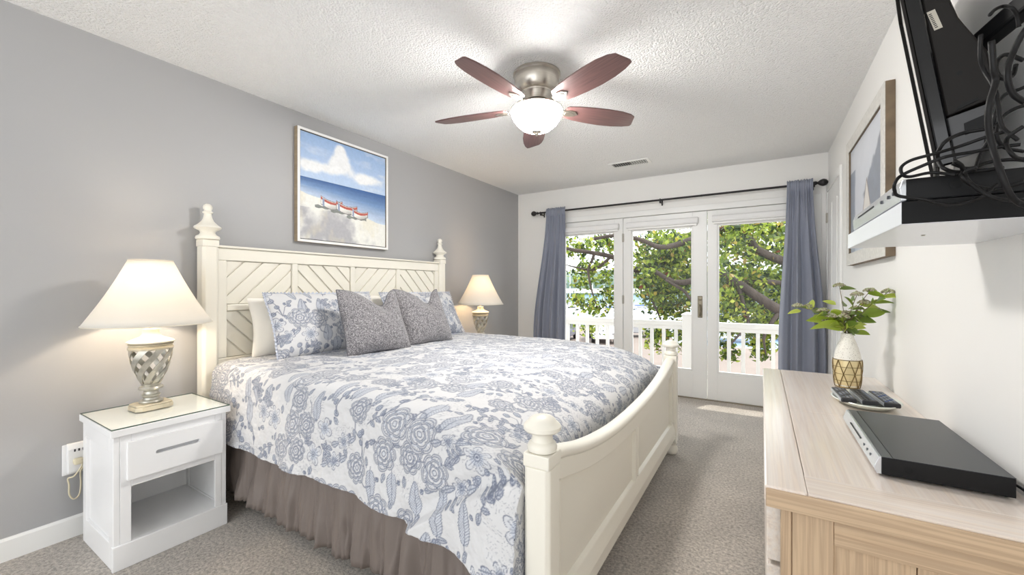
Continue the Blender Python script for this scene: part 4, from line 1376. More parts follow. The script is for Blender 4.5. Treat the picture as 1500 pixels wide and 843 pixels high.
obj('side_panel', sidepanel(y0, y0 + .022, -1), M_nswhite, ns, bevel=.003)
obj('side_panel', sidepanel(y1 - .022, y1, 1), M_nswhite, ns, bevel=.003)
obj('back_panel', MB().box(x0, x0 + .012, y0 + .022, y1 - .022, 0, ZTn), M_nswhite, ns)
obj('shelf', MB().box(x0 + .012, x1 - .014, y0 + .022, y1 - .022, .085, .103), M_nswhite, ns, bevel=.002)
obj('shelf', MB().box(x0 + .012, x1 - .014, y0 + .022, y1 - .022, .345, .360), M_nswhite, ns)
obj('plinth', MB().box(x1 - .014, x1 + .006, y0 - .003, y1 + .003, 0, .104), M_nswhite, ns, bevel=.003)
fr = MB()
fr.box(x1 - .012, x1, y0 + .022, y0 + .058, .104, ZTn)
fr.box(x1 - .012, x1, y1 - .05, y1 - .022, .104, ZTn)
fr.box(x1 - .012, x1, y0 + .058, y1 - .05, .338, .378)
fr.box(x1 - .012, x1, y0 + .058, y1 - .05, .515, ZTn)
obj('face_frame', fr, M_nswhite, ns, bevel=.002)
# drawer front with a slotted pull cut out of it
b = MB()
ya, yb, za, zb = y0 + .042, y1 - .022, .372, .532
xs0, xs1 = x1, x1 + .018
sy0, sy1, sz0, sz1 = -.075, .092, .452, .470
hs = (sz1 - sz0) / 2
c0, c1, zc_ = sy0 + hs, sy1 - hs, (sz0 + sz1) / 2
arcL = [(c0 + hs * math.cos(a_), zc_ + hs * math.sin(a_)) for a_ in np.linspace(-PI / 2, -3 * PI / 2, 9)]
arcR = [(c1 + hs * math.cos(a_), zc_ + hs * math.sin(a_)) for a_ in np.linspace(PI / 2, -PI / 2, 9)]
b.prism([(ya, za), (c0, za)] + arcL + [(c0, zb), (ya, zb)], xs0, xs1, 'x')
b.prism([(yb, zb), (c1, zb)] + arcR + [(c1, za), (yb, za)], xs0, xs1, 'x')
b.box(xs0, xs1, c0, c1, za, sz0).box(xs0, xs1, c0, c1, sz1, zb)
dr = obj('drawer', b, M_nswhite, ns)
obj('drawer_box', MB().box(x1 - .30, x1 - .001, ya + .02, yb - .02, .385, .53), M_slot, dr)
obj('top', MB().box(x0 - .004, x1 + .018, y0 - .012, y1 + .012, ZTn, ZTn + .030), M_nswhite, ns, bevel=.003)
gl = obj('glass_top', MB().box(x0, x1 + .014, y0 - .008, y1 + .008, ZTn + .0303, ZTn + .0355), M_clear, ns)
e = MB()
for (a0, a1, c0, c1) in ((x1 + .0135, x1 + .015, y0 - .009, y1 + .009), (x0 - .001, x0 + .0005, y0 - .009, y1 + .009), (x0, x1 + .0135, y0 - .009, y0 - .0075), (x0, x1 + .0135, y1 + .0075, y1 + .009)):
    e.box(a0, a1, c0, c1, ZTn + .0306, ZTn + .0352)
obj('glass_edge', e, M_gedge, gl)
ns2 = copy_tree(ns)
LOCAL.add(ns2.name)
ns2.location = (-2.51, 3.50, 0)
ns2['label'] = 'white nightstand in the far corner behind the bed, under the far lamp'

# ------------------------------------------------------------------ table lamps
M_lampwhite = pbr('antique_white_lamp_paint', lin(232, 225, 208), 0.4, var=.12, var_scale=18)
M_silverleaf = pbr('silver_leaf', lin(200, 197, 186), 0.3, 0.7, var=.3, var_scale=30)
M_gilt = pbr('pale_gilt', lin(216, 206, 182), 0.4, 0.3, var=.25, var_scale=24)
M_lshade = shade_mat('lamp_shade_linen', lin(234, 230, 222))
ZN = ZTn + .0355
def make_lamp(loc, lab, watts, warm):
    t = thing('table_lamp', lab, 'lamp', loc, .05, 'twin urn lamps beside the bed', local=True)
    # oblong eight-sided foot
    p8 = [(-.042, -.074), (.042, -.074), (.058, -.052), (.058, .052), (.042, .074), (-.042, .074), (-.058, .052), (-.058, -.052)]
    b = MB().prism(p8, 0, .018, 'z').prism([(p[0] * .96, p[1] * .96) for p in p8], .018, .026, 'z')
    KZ = 1.13
    def stretch(q):
        q.v = [(p[0], p[1], p[2] * KZ) for p in q.v]
        return q
    obj('foot', stretch(b), M_gilt, t, bevel=.003)
    b = MB().lathe([(.044, .026), (.047, .031), (.044, .037), (.033, .040), (.030, .048), (.036, .054), (.037, .060), (.030, .064), (.027, .074), (.033, .080), (.046, .084), (.048, .090), (.044, .096), (.034, .099), (.036, .107), (.040, .110)], n=28)
    obj('pedestal', stretch(b), M_silverleaf, t, smooth='angle')
    # open spiral lattice urn
    def ur(f):
        return .036 + (.083 - .036) * (math.sin(min(1, f * 1.02) * PI / 2) ** .85)
    z0_, z1_ = .108, .262
    b = MB()
    NB = 8
    for k in range(NB):
        vs = []
        fs = []
        ST = 26
        for i in range(ST + 1):
            f = i / ST
            a = 2 * PI * k / NB + f * 1.75
            r = ur(f)
            hw = (.0115 + .006 * f) / r
            for (da, dr_) in ((-hw, 0), (hw, 0), (hw, -.0045), (-hw, -.0045)):
                vs.append(((r + dr_) * math.cos(a + da), (r + dr_) * math.sin(a + da), z0_ + (z1_ - z0_) * f))
        for i in range(ST):
            for j in range(4):
                j2 = (j + 1) % 4
                fs.append((i * 4 + j, i * 4 + j2, (i + 1) * 4 + j2, (i + 1) * 4 + j))
        b.add(vs, fs)
    obj('spiral_lattice', stretch(b), M_silverleaf, t, smooth='angle')
    b = MB().lathe([(.081, .255), (.086, .258), (.087, .264), (.083, .268), (.080, .272), (.086, .276), (.086, .279), (.078, .281)], n=36)
    obj('rim', stretch(b), M_gilt, t, smooth='angle')
    b = MB().lathe([(.080, .281), (.091, .286), (.092, .290), (.080, .297), (.058, .305), (.042, .312), (.034, .322), (.031, .334), (.033, .338), (.033, .342), (.02, .345)], n=36)
    obj('cap', stretch(b), M_lampwhite, t, smooth='angle')
    b = MB().lathe([(.008, .345), (.008, .37), (.014, .375), (.014, .41), (.004, .412)], n=14)
    obj('socket', stretch(b), M_gilt, t, smooth='angle')
    zs0, zs1 = .412, .722
    r0, r1 = .242, .084
    n = 64
    k = 14
    V = np.zeros((n, k, 3))
    for i in range(n):
        for j in range(k):
            f = j / (k - 1)
            r = r0 + (r1 - r0) * f - .008 * math.sin(f * PI)
            a = 2 * PI * i / n
            V[i, j] = (r * math.cos(a), r * math.sin(a), zs0 + (zs1 - zs0) * f)
    sh = grid_obj('lamp_shade', V, M_lshade, t, close_u=True)
    so = sh.modifiers.new('t', 'SOLIDIFY')
    so.thickness = .0015
    b = MB()
    for (r, z) in ((r0, zs0), (r1, zs1)):
        b.tube([(r * math.cos(2 * PI * i / 64), r * math.sin(2 * PI * i / 64), z) for i in range(64)], .0025, 6, closed=True)
    obj('shade_trim', b, M_lampwhite, sh)
    b = MB()
    for k in range(3):
        a = 2 * PI * k / 3
        b.tube([(0, 0, zs1 - .02), (r1 * math.cos(a), r1 * math.sin(a), zs1 - .004)], .0015, 5)
    b.tube(spline([(0, .01, .40), (0, .05, .48), (0, .055, .60), (0, .0, zs1 - .02)], 5), .002, 5).tube(spline([(0, -.01, .40), (0, -.05, .48), (0, -.055, .60), (0, 0, zs1 - .02)], 5), .002, 5)
    obj('harp', b, M_gilt, t)
    bl = MB().lathe([(.012, .462), (.016, .47), (.029, .50), (.030, .52), (.020, .545), (.004, .552)], n=20)
    obj('bulb', bl, pbr('warm_bulb_glass', (1, .9, .75), .3, emit=warm, emit_s=4.0), t, smooth=True)
    ld = bpy.data.lights.new('bulb_light', 'POINT')
    ld.energy = watts
    ld.color = warm
    ld.shadow_soft_size = .03
    lo = bpy.data.objects.new('bulb_light', ld)
    COL.objects.link(lo)
    lo.parent = t
    lo.location = (0, 0, .59)
    return t
make_lamp((-2.55, .768, ZN), 'table lamp with white cone shade on the near nightstand', NEAR_LAMP_W, (1.0, .84, .64))
make_lamp((-2.55, 3.503, ZN), 'table lamp with glowing warm shade beyond the bed in the far corner', FAR_LAMP_W, (1.0, .70, .40))

# ------------------------------------------------------------------ wall outlet adapter and the lamp cord
M_plast = pbr('white_plastic', lin(240, 240, 240), 0.35)
M_slotd = pbr('socket_slot_dark', lin(50, 50, 55), 0.5)
t = thing('outlet_adapter', 'white multi-outlet adapter plugged into the grey wall beside the nightstand', 'outlet', (XL, .575, .315))
obj('wall_plate', MB().box(XL, XL + .006, .517, .640, .30, .445), M_plast, t, bevel=.003)
ab = obj('adapter_body', MB().prism([(XL + .006, .31), (XL + .03, .31), (XL + .036, .32), (XL + .036, .425), (XL + .024, .45), (XL + .006, .45)], .53, .635, 'y'), M_plast, t, bevel=.004)
s_ = MB()
for yq in (.553, .567, .581, .60, .615):
    s_.box(XL + .0355, XL + .0365, yq - .003, yq + .003, .412, .424)
obj('socket_slots', s_, M_slotd, ab)
M_cord = pbr('ivory_cord', lin(224, 214, 186), 0.5)
t = thing('lamp_cord', 'ivory lamp cord with plug looping down from the wall outlet', 'cord', (XL + .05, .57, .2))
obj('plug', MB().box(XL + .037, XL + .066, .545, .577, .355, .382), M_cord, t, bevel=.006)
b = MB()
b.tube(spline([(XL + .055, .575, .362), (XL + .055, .568, .335), (XL + .045, .548, .30), (XL + .03, .532, .292), (XL + .03, .535, .26), (XL + .03, .536, .215), (XL + .03, .55, .188), (XL + .03, .568, .20), (XL + .035, .573, .25), (XL + .035, .572, .31), (XL + .05, .583, .345), (XL + .05, .60, .42), (XL + .06, .66, .47), (XL + .08, .72, .50)], 6), .0035, 6)
obj('wire', b, M_cord, t, smooth=True)

# ------------------------------------------------------------------ ceiling fan
M_bnick = pbr('brushed_nickel', lin(206, 200, 190), 0.3, 1.0, var=.15, var_scale=3, stretch=(1, 1, 60))
def fan_wood():
    m = pbr('walnut_blade', lin(112, 80, 78), 0.35, coat=.3, var=.45, var_scale=6, stretch=(1, 26, 1))
    return m
M_bladew = fan_wood()
FZ = 2.228
t = thing('ceiling_fan', 'five-blade ceiling fan with walnut blades, nickel housing and frosted bowl light', 'fan', (-1.123, 2.10, H), math.radians(48.5), local=True)
hous = [(.128, 0), (.138, -.004), (.138, -.014), (.130, -.020), (.131, -.030), (.128, -.055), (.118, -.095), (.102, -.112), (.094, -.116), (.093, -.122), (.096, -.126), (.088, -.140), (.078, -.160), (.074, -.166)]
obj('motor_housing', MB().lathe(hous[::-1], n=48), M_bnick, t, smooth='angle')
obj('flywheel', MB().lathe([(.07, -.166), (.082, -.168), (.085, -.178), (.094, -.196), (.094, -.205), (.08, -.212), (.06, -.214)][::-1], n=40), pbr('dark_nickel', lin(120, 112, 106), .35, 1.0), t, smooth='angle')
for k in range(5):
    R = Matrix.Rotation(2 * PI * k / 5, 4, 'Z')
    # blade
    outl = [(.175, -.035), (.19, -.052), (.25, -.064), (.34, -.073), (.44, -.077), (.53, -.074), (.595, -.062), (.628, -.045), (.652, .030), (.648, .046), (.60, .062), (.53, .074), (.44, .079), (.34, .074), (.25, .064), (.19, .052), (.175, .035)]
    b = MB()
    tilt = Matrix.Rotation(math.radians(-12), 4, 'X')
    Mb = R @ Matrix.Translation((0, 0, -.200)) @ tilt
    b.prism(outl, -.004, .004, 'z')
    bo = obj('blade', b, M_bladew, t, bevel=.002)
    bo.matrix_local = Mb
    # blade iron
    b = MB()
    b.prism([(.165, -.02), (.20, -.030), (.235, -.024), (.262, 0), (.235, .024), (.20, .030), (.165, .02)], -.013, -.0045, 'z')
    b.prism([(.175, -.010), (.20, -.017), (.225, -.013), (.240, 0), (.225, .013), (.20, .017), (.175, .010)], -.016, -.013, 'z')
    b.prism([(.07, -.016), (.12, -.012), (.17, -.018), (.17, .018), (.12, .012), (.07, .016)], -.012, -.004, 'z')
    io = obj('blade_iron', b, M_bnick, t, bevel=.0025)
    io.matrix_local = R @ Matrix.Translation((0, 0, -.197)) @ tilt
obj('light_fitter', MB().lathe([(.05, -.2045), (.148, -.2065), (.154, -.211), (.154, -.216), (.150, -.2185), (.05, -.2175)][::-1], n=48), M_bnick, t, smooth='angle')
bowl = [(.05, -.2188), (.148, -.2190), (.151, -.2225), (.1515, -.226), (.148, -.240), (.136, -.266), (.116, -.293), (.088, -.318), (.055, -.334), (.02, -.340)]
M_bowl = pbr('frosted_bowl_glass', lin(248, 248, 246), 0.35, emit=(1, .97, .93), emit_s=BOWL_S)
obj('light_bowl', MB().lathe(bowl[::-1], n=48), M_bowl, t, smooth='angle')
obj('bowl_finial', MB().lathe([(.001, -.364), (.008, -.360), (.012, -.352), (.010, -.347), (.024, -.343), (.032, -.336), (.034, -.328), (.02, -.326)], n=24), M_bnick, t, smooth='angle')

# ------------------------------------------------------------------ painting over the headboard
def oil_color(n, m):
    U, W = np.meshgrid(np.linspace(0, 1, n), np.linspace(0, 1, m), indexing='ij')   # W from the top
    sky = np.array(lin(150, 178, 216)); sky2 = np.array(lin(186, 206, 232)); white = np.array(lin(240, 242, 244))
    C = sky * (1 - W[..., None] / .42) + sky2 * (W[..., None] / .42)
    cl = sstep(.02, .14, .42 - np.abs(W - .28) * 1.5 + .42 * (fbm(U * 5, W * 7, 3) - .62))
    cum = np.exp(-((U - .43) / .13) ** 2 - ((W - .19) / .12) ** 2) + .8 * np.exp(-((U - .42) / .06) ** 2 - ((W - .07) / .07) ** 2) + .9 * np.exp(-((U - .75) / .2) ** 2 - ((W - .30) / .07) ** 2) + .9 * np.exp(-((U - .15) / .22) ** 2 - ((W - .30) / .07) ** 2)
    cl = np.clip(sstep(.30, .75, cum + .55 * (fbm(U * 9, W * 9, 8) - .5)) + .35 * sstep(.52, .8, fbm(U * 4, W * 14, 12)), 0, 1)
    C = C * (1 - cl[..., None]) + white * (.90 + .10 * fbm(U * 14, W * 14, 2)[..., None]) * cl[..., None]
    # sea
    shore = .56 + .20 * U + .03 * (fbm(U * 8, U * 0, 6) - .5)
    f = np.clip((W - .42) / (shore - .42 + 1e-6), 0, 1)
    d0, d1_, d2 = np.array(lin(62, 96, 148)), np.array(lin(120, 150, 192)), np.array(lin(196, 210, 226))
    sea = np.where(f[..., None] < .45, d0 + (d1_ - d0) * (f[..., None] / .45), d1_ + (d2 - d1_) * ((f[..., None] - .45) / .55))
    sea = sea * (.9 + .2 * fbm(U * 5, W * 60, 4)[..., None])
    C = np.where((W > .42)[..., None], sea, C)
    sand = np.array(lin(234, 234, 228)); gr = np.array(lin(150, 150, 160))
    k = sstep(.45, .8, fbm(U * 6 + 2, W * 6, 19, 5) + .55 * (W - .78) + .25 * (.5 - U) * (W > .7))
    sc_ = sand * (1 - k[..., None] * .75) + gr * k[..., None] * .75
    yel = np.array(lin(222, 214, 186))
    k2 = sstep(.5, .75, fbm(U * 9, W * 5, 41))[..., None] * .35
    sc_ = sc_ * (1 - k2) + yel * k2
    C = np.where((W > shore)[..., None], sc_, C)
    # three boats drawn up on the sand
    for (cx, cy, bw, bh) in ((.325, .635, .12, .10), (.50, .655, .125, .10), (.655, .69, .105, .095)):
        x = (U - cx) / bw
        y = (W - cy) / bh
        deck = -.32 - .30 * np.abs(x) ** 2 + .10 * x
        keel = .55 - .35 * np.abs(x) ** 2.2
        hullm = (np.abs(x) < 1) & (y > deck) & (y < keel * (1 - .25 * np.abs(x)))
        shd = (np.abs(x + .35) < 1.15) & (np.abs(y - .42) < .14 * (1 + .3 * np.sin(x * 9)))
        C = np.where(shd[..., None], np.array(lin(134, 138, 134)) * (.8 + .4 * fbm(U * 30, W * 60, 5)[..., None]), C)
        hc = np.array(lin(240, 238, 232)) * (1 - .45 * sstep(-.2, .6, y + .35 * x)[..., None])
        C = np.where(hullm[..., None], hc, C)
        outl_ = hullm & ((y > keel * (1 - .25 * np.abs(x)) - .07) | (np.abs(x) > .955))
        C = np.where(outl_[..., None], np.array(lin(128, 124, 122)), C)
        inn = hullm & (y < deck + .34) & (y > deck + .10)
        C = np.where(inn[..., None], np.array(lin(184, 96, 84)) * (.85 + .3 * fbm(U * 40, W * 40, 9)[..., None]), C)
        rimm = hullm & (y < deck + .06)
        C = np.where(rimm[..., None], np.array(lin(120, 104, 96)), C)
        tr = hullm & (np.abs(x + .75) < .10) & (y > deck + .1)
        C = np.where(tr[..., None], np.array(lin(150, 160, 184)), C)
    st = .94 + .12 * fbm(U * 60, W * 60, 77, 2)[..., None]
    return np.clip(C * st, 0, 1)
PY0, PY1, PZ0, PZ1 = 1.632, 2.438, 1.516, 2.326
t = thing('beach_painting', 'framed oil painting of three rowboats on a beach above the headboard', 'painting', (XL, 2.035, 1.516))
M_frw = pbr('white_frame_paint', lin(240, 239, 236), 0.4)
M_frs = pbr('raw_frame_wood', lin(168, 150, 124), 0.6, var=.2, var_scale=8, stretch=(1, 1, 8))
fw = .018
b = MB()
b.box(XL + .002, XL + .040, PY0, PY0 + fw, PZ0, PZ1).box(XL + .002, XL + .040, PY1 - fw, PY1, PZ0, PZ1)
b.box(XL + .002, XL + .040, PY0 + fw, PY1 - fw, PZ0, PZ0 + fw).box(XL + .002, XL + .040, PY0 + fw, PY1 - fw, PZ1 - fw, PZ1)
obj('frame', b, M_frs, t)
b = MB()
b.box(XL + .040, XL + .044, PY0, PY0 + fw, PZ0, PZ1).box(XL + .040, XL + .044, PY1 - fw, PY1, PZ0, PZ1)
b.box(XL + .040, XL + .044, PY0 + fw, PY1 - fw, PZ0, PZ0 + fw).box(XL + .040, XL + .044, PY0 + fw, PY1 - fw, PZ1 - fw, PZ1)
obj('frame_face', b, M_frw, t, bevel=.001)
n, m = 280, 280
yy = np.linspace(PY0 + fw + .006, PY1 - fw - .006, n)
zz = np.linspace(PZ1 - fw - .006, PZ0 + fw + .006, m)
Yc, Zc = np.meshgrid(yy, zz, indexing='ij')
V = np.stack([np.full_like(Yc, XL + .034) + .0012 * fbm(Yc * 90, Zc * 90, 5), Yc, Zc], -1)
M_oil = pbr('oil_paint', (1, 1, 1), 0.5, attr='col', spec=.3)
grid_obj('canvas', V, M_oil, t, oil_color(n, m))
obj('canvas_gap', MB().box(XL + .01, XL + .030, PY0 + fw, PY1 - fw, PZ0 + fw, PZ1 - fw), pbr('gap_dark', lin(60, 60, 66), .8), t)

# ------------------------------------------------------------------ picture on the right wall
t = thing('sailboat_picture', 'large sailboat picture in a weathered wood frame on the right wall', 'picture', (XR, 3.0, 1.335))
QY0, QY1, QZ0, QZ1 = 2.50, 3.50, 1.335, 2.145
M_weath = pbr('weathered_wood', lin(128, 110, 88), 0.6, var=.4, var_scale=6, stretch=(2, 10, 2), bump=.2, bump_scale=40)
M_wash = pbr('greywash_wood', lin(222, 220, 214), 0.5, var=.18, var_scale=7, stretch=(2, 8, 8), bump=.15, bump_scale=60)
fq = .075
def qframe(xa, xb):
    b = MB()
    b.box(xa, xb, QY0, QY0 + fq, QZ0, QZ1).box(xa, xb, QY1 - fq, QY1, QZ0, QZ1)
    b.box(xa, xb, QY0 + fq, QY1 - fq, QZ0, QZ0 + fq).box(xa, xb, QY0 + fq, QY1 - fq, QZ1 - fq, QZ1)
    return b
obj('frame', qframe(XR - .036, XR - .001), M_weath, t, bevel=.002)
obj('frame_face', qframe(XR - .040, XR - .0361), M_wash, t, bevel=.001)
n, m = 160, 140
U, W = np.meshgrid(np.linspace(0, 1, n), np.linspace(0, 1, m), indexing='ij')   # U: 0 far .. 1 near
C = np.array(lin(214, 218, 226)) * (1 - .08 * W[..., None]) * (.94 + .12 * fbm(U * 5, W * 5, 4)[..., None])
rock = sstep(.50, .56, U * .75 + .12 * fbm(U * 9, W * 9, 6) - .95 * np.abs(W - .52) + .12) * (W < .86)
C = C * (1 - .75 * rock[..., None]) + np.array(lin(96, 106, 122)) * .75 * rock[..., None] * (.7 + .6 * fbm(U * 14, W * 14, 3)[..., None])
wat = sstep(.0, .05, .16 + .06 * fbm(W * 6, U * 6, 8) - U) * (W > .22)
C = C * (1 - .7 * wat[..., None]) + np.array(lin(86, 104, 128)) * .7 * wat[..., None]
fgw = sstep(.80, .86, W + .03 * fbm(U * 12, W * 3, 2))
C = C * (1 - .5 * fgw[..., None]) + np.array(lin(176, 186, 200)) * .5 * fgw[..., None]
hw = .20 * (W - .40) / .45
sail = (np.abs(U - .55) < hw) & (W > .40) & (W < .85)
edge = sail & (np.abs(np.abs(U - .55) - hw) < .013)
C = np.where(sail[..., None], np.array(lin(224, 220, 214)), C)
C = np.where(edge[..., None], np.array(lin(140, 120, 104)), C)
hullp = (np.abs(U - .55) < .24 * (1 - (W - .86) * 5)) & (W > .86) & (W < .92)
C = np.where(hullp[..., None], np.array(lin(120, 98, 82)), C)
Yc, Zc = np.meshgrid(np.linspace(QY1 - fq, QY0 + fq, n), np.linspace(QZ1 - fq, QZ0 + fq, m), indexing='ij')
V = np.stack([np.full_like(Yc, XR - .026), Yc, Zc], -1)
grid_obj('print', V, pbr('art_print', (1, 1, 1), .35, attr='col', spec=.4), t, C)

# ------------------------------------------------------------------ curtain rod and curtains
M_rod = pbr('black_iron', lin(44, 42, 44), 0.45, 0.4)
YR, ZR = 4.62, 2.145
t = thing('curtain_rod', 'black curtain rod with round finials above the glass doors', 'curtain rod', (-.95, YR, ZR))
obj('rod', MB().lathe([(.0105, 0), (.0105, 2.86)], (0, 0, 0), 16, M=Matrix.Translation((-2.45, YR, ZR)) @ Matrix.Rotation(PI / 2, 4, 'Y')), M_rod, t, smooth='angle')
fin = [(.012, 0), (.017, .004), (.017, .012), (.010, .018), (.013, .026), (.024, .038), (.032, .055), (.033, .068), (.026, .085), (.012, .097), (.001, .100)]
obj('finial', MB().lathe(fin, (0, 0, 0), 20, M=Matrix.Translation((.41, YR, ZR)) @ Matrix.Rotation(PI / 2, 4, 'Y')), M_rod, t, smooth='angle')
obj('finial', MB().lathe(fin, (0, 0, 0), 20, M=Matrix.Translation((-2.45, YR, ZR)) @ Matrix.Rotation(-PI / 2, 4, 'Y')), M_rod, t, smooth='angle')
for xb_ in (-2.41, -.945, .405):
    b = MB()
    b.box(xb_ - .008, xb_ + .008, YF - .006, YF, ZR - .045, ZR + .02)
    b.box(xb_ - .006, xb_ + .006, YR + .004, YF - .004, ZR - .028, ZR - .014)
    b.box(xb_ - .008, xb_ + .008, YR - .014, YR + .016, ZR - .034, ZR - .0105)
    b.box(xb_ - .006, xb_ + .006, YR - .016, YR - .0108, ZR - .03, ZR + .014)
    obj('bracket', b, M_rod, t, bevel=.002)
M_curt = pbr('blue_grey_curtain', lin(140, 145, 160), 0.8, bump=.12, bump_scale=300, bump_dist=.001, spec=.2, sheen=.3)
def curtain(xt0, xt1, xb0, xb1, seed, lab, nf):
    n, m = 170, 60
    V = np.zeros((n, m, 3))
    u = np.linspace(0, 1, n)
    for j in range(m):
        f = j / (m - 1)          # 0 top, 1 bottom
        z = ZR + .045 - f * (ZR + .045 - .015)
        e = sstep(0, .75, np.float64(f))
        lo = xt0 + (xb0 - xt0) * e
        hi = xt1 + (xb1 - xt1) * e
        w_ = u + .018 * np.sin(u * 9 + seed)
        x = lo + (hi - lo) * w_
        a = .011 + .028 * sstep(.03, .5, np.float64(f))
        big = np.sin(u * 2 * PI * nf + seed) 
        fine = np.sin(u * 2 * PI * nf * 3.1 + seed * 2) * (1 - sstep(.0, .28, np.float64(f)))
        mid = np.sin(u * 2 * PI * (nf * 1.6) + f * 1.2 + seed)
        y = YR - .006 + a * (.75 * big + .30 * mid) + .008 * fine
        # pinch the header round the rod
        hd = math.exp(-((z - ZR) / .022) ** 2)
        y = y * (1 - .55 * hd) + (YR - .014 + .006 * fine) * .55 * hd
        y = np.minimum(y, YF - .03)
        V[:, j, 0] = x
        V[:, j, 1] = y
        V[:, j, 2] = z + (.004 * np.sin(u * 60) if j == 0 else 0)
    V[:, :, 1] = np.minimum(V[:, :, 1], YR - .016 + np.where(np.abs(V[:, :, 2] - ZR) < .03, 0, 1.0))
    o = grid_obj('curtain', V, M_curt)
    tag(o, lab, 'curtain', 'blue grey curtains on the black rod')
    so = o.modifiers.new('t', 'SOLIDIFY')
    so.thickness = .0025
    so.offset = 1
    return o
curtain(-2.335, -2.07, -2.53, -2.065, .4, 'blue grey curtain at the left end of the rod, behind the bed', 4.6)
curtain(.195, .40, .125, .505, 1.7, 'blue grey curtain at the right end of the rod, behind the dresser', 3.6)

# ------------------------------------------------------------------ dresser
def wood_mat(name, c1, c2, wash, along='y', rough=.35, coat=.0):
    m = bpy.data.materials.new(name)
    m.use_nodes = True
    t = m.node_tree
    b = t.nodes['Principled BSDF']
    b.inputs['Roughness'].default_value = rough
    b.inputs['Coat Weight'].default_value = coat
    b.inputs['Coat Roughness'].default_value = .12
    co = t.nodes.new('ShaderNodeTexCoord')
    mp = t.nodes.new('ShaderNodeMapping')
    sc_ = {'x': (.9, 34, 34), 'y': (34, .9, 34), 'z': (34, 34, .9)}[along]
    mp.inputs['Scale'].default_value = sc_
    n1 = t.nodes.new('ShaderNodeTexNoise')
    n1.inputs['Scale'].default_value = 1.6
    n1.inputs['Detail'].default_value = 4
    n1.inputs['Distortion'].default_value = .15
    wv = t.nodes.new('ShaderNodeMath')
    wv.operation = 'MULTIPLY'
    wv.inputs[1].default_value = 5.0
    fr_ = t.nodes.new('ShaderNodeMath')
    fr_.operation = 'PINGPONG'
    fr_.inputs[1].default_value = .5
    cr = t.nodes.new('ShaderNodeValToRGB')
    cr.color_ramp.elements[0].color = (*c1, 1)
    cr.color_ramp.elements[0].position = .1
    cr.color_ramp.elements[1].color = (*c2, 1)
    cr.color_ramp.elements[1].position = .45
    n2 = t.nodes.new('ShaderNodeTexNoise')
    n2.inputs['Scale'].default_value = 2.2
    n2.inputs['Detail'].default_value = 5
    mixw = t.nodes.new('ShaderNodeMix')
    mixw.data_type = 'RGBA'
    mr_ = t.nodes.new('ShaderNodeMapRange')
    mr_.inputs['From Min'].default_value = .35
    mr_.inputs['From Max'].default_value = .7
    mr_.inputs['To Min'].default_value = wash[1] * .75
    mr_.inputs['To Max'].default_value = wash[1]
    t.links.new(co.outputs['Object'], mp.inputs[0])
    t.links.new(mp.outputs[0], n1.inputs['Vector'])
    t.links.new(n1.outputs[0], wv.inputs[0])
    t.links.new(wv.outputs[0], fr_.inputs[0])
    t.links.new(fr_.outputs[0], cr.inputs[0])
    t.links.new(mp.outputs[0], n2.inputs['Vector'])
    t.links.new(n2.outputs[0], mr_.inputs['Value'])
    t.links.new(mr_.outputs[0], mixw.inputs[0])
    t.links.new(cr.outputs[0], mixw.inputs[6])
    mixw.inputs[7].default_value = (*wash[0], 1)
    t.links.new(mixw.outputs[2], b.inputs['Base Color'])
    bp = t.nodes.new('ShaderNodeBump')
    bp.inputs['Strength'].default_value = .08
    bp.inputs['Distance'].default_value = .002
    t.links.new(fr_.outputs[0], bp.inputs['Height'])
    t.links.new(bp.outputs[0], b.inputs['Normal'])
    return m
c1, c2 = lin(178, 138, 98), lin(222, 190, 150)
Wsh = lin(232, 224, 217)
M_top_y = wood_mat('whitewashed_pine_long', c1, c2, (Wsh, .95), 'y', .28, .5)
M_top_x = wood_mat('whitewashed_pine_cross', c1, c2, (Wsh, .92), 'x', .28, .5)
M_pine_z = wood_mat('pine_upright', lin(156, 122, 90), lin(200, 168, 132), (lin(204, 182, 154), .62), 'z', .45)
M_pine_x = wood_mat('pine_cross', lin(156, 122, 90), lin(200, 168, 132), (lin(204, 182, 154), .62), 'x', .45)
M_pine_f = wood_mat('whitewashed_pine_front', c1, c2, (lin(236, 232, 226), .9), 'y', .4)
DX0, DX1, DY0, DY1, DZ = .004, .503, 1.178, 2.885, .704
dr = thing('dresser', 'whitewashed pine dresser along the right wall', 'dresser', (.27, 2.03, 0))
ZT0 = DZ - .042
# top: breadboard front plank, two main planks with a cross joint, near cross plank
tp = obj('top_edge_plank', MB().box(DX0, .0929, DY0, DY1, ZT0, DZ), M_top_y, dr, bevel=.006)
obj('top_plank', MB().box(.0935, DX1 + .017, DY0 + .115, 1.962, ZT0, DZ - .0005), M_top_y, dr, bevel=.0015)
obj('top_plank', MB().box(.0935, DX1 + .017, 1.964, DY1, ZT0, DZ - .0005), M_top_y, dr, bevel=.0015)
obj('top_end_plank', MB().box(.0925, DX1 + .017, DY0, DY0 + .1145, ZT0, DZ), M_top_x, dr, bevel=.0015)
obj('top_edge_board', MB().box(DX0 + .004, DX1 + .017, DY0 - .006, DY0, ZT0 - .008, DZ - .004), M_pine_x, dr, bevel=.004)
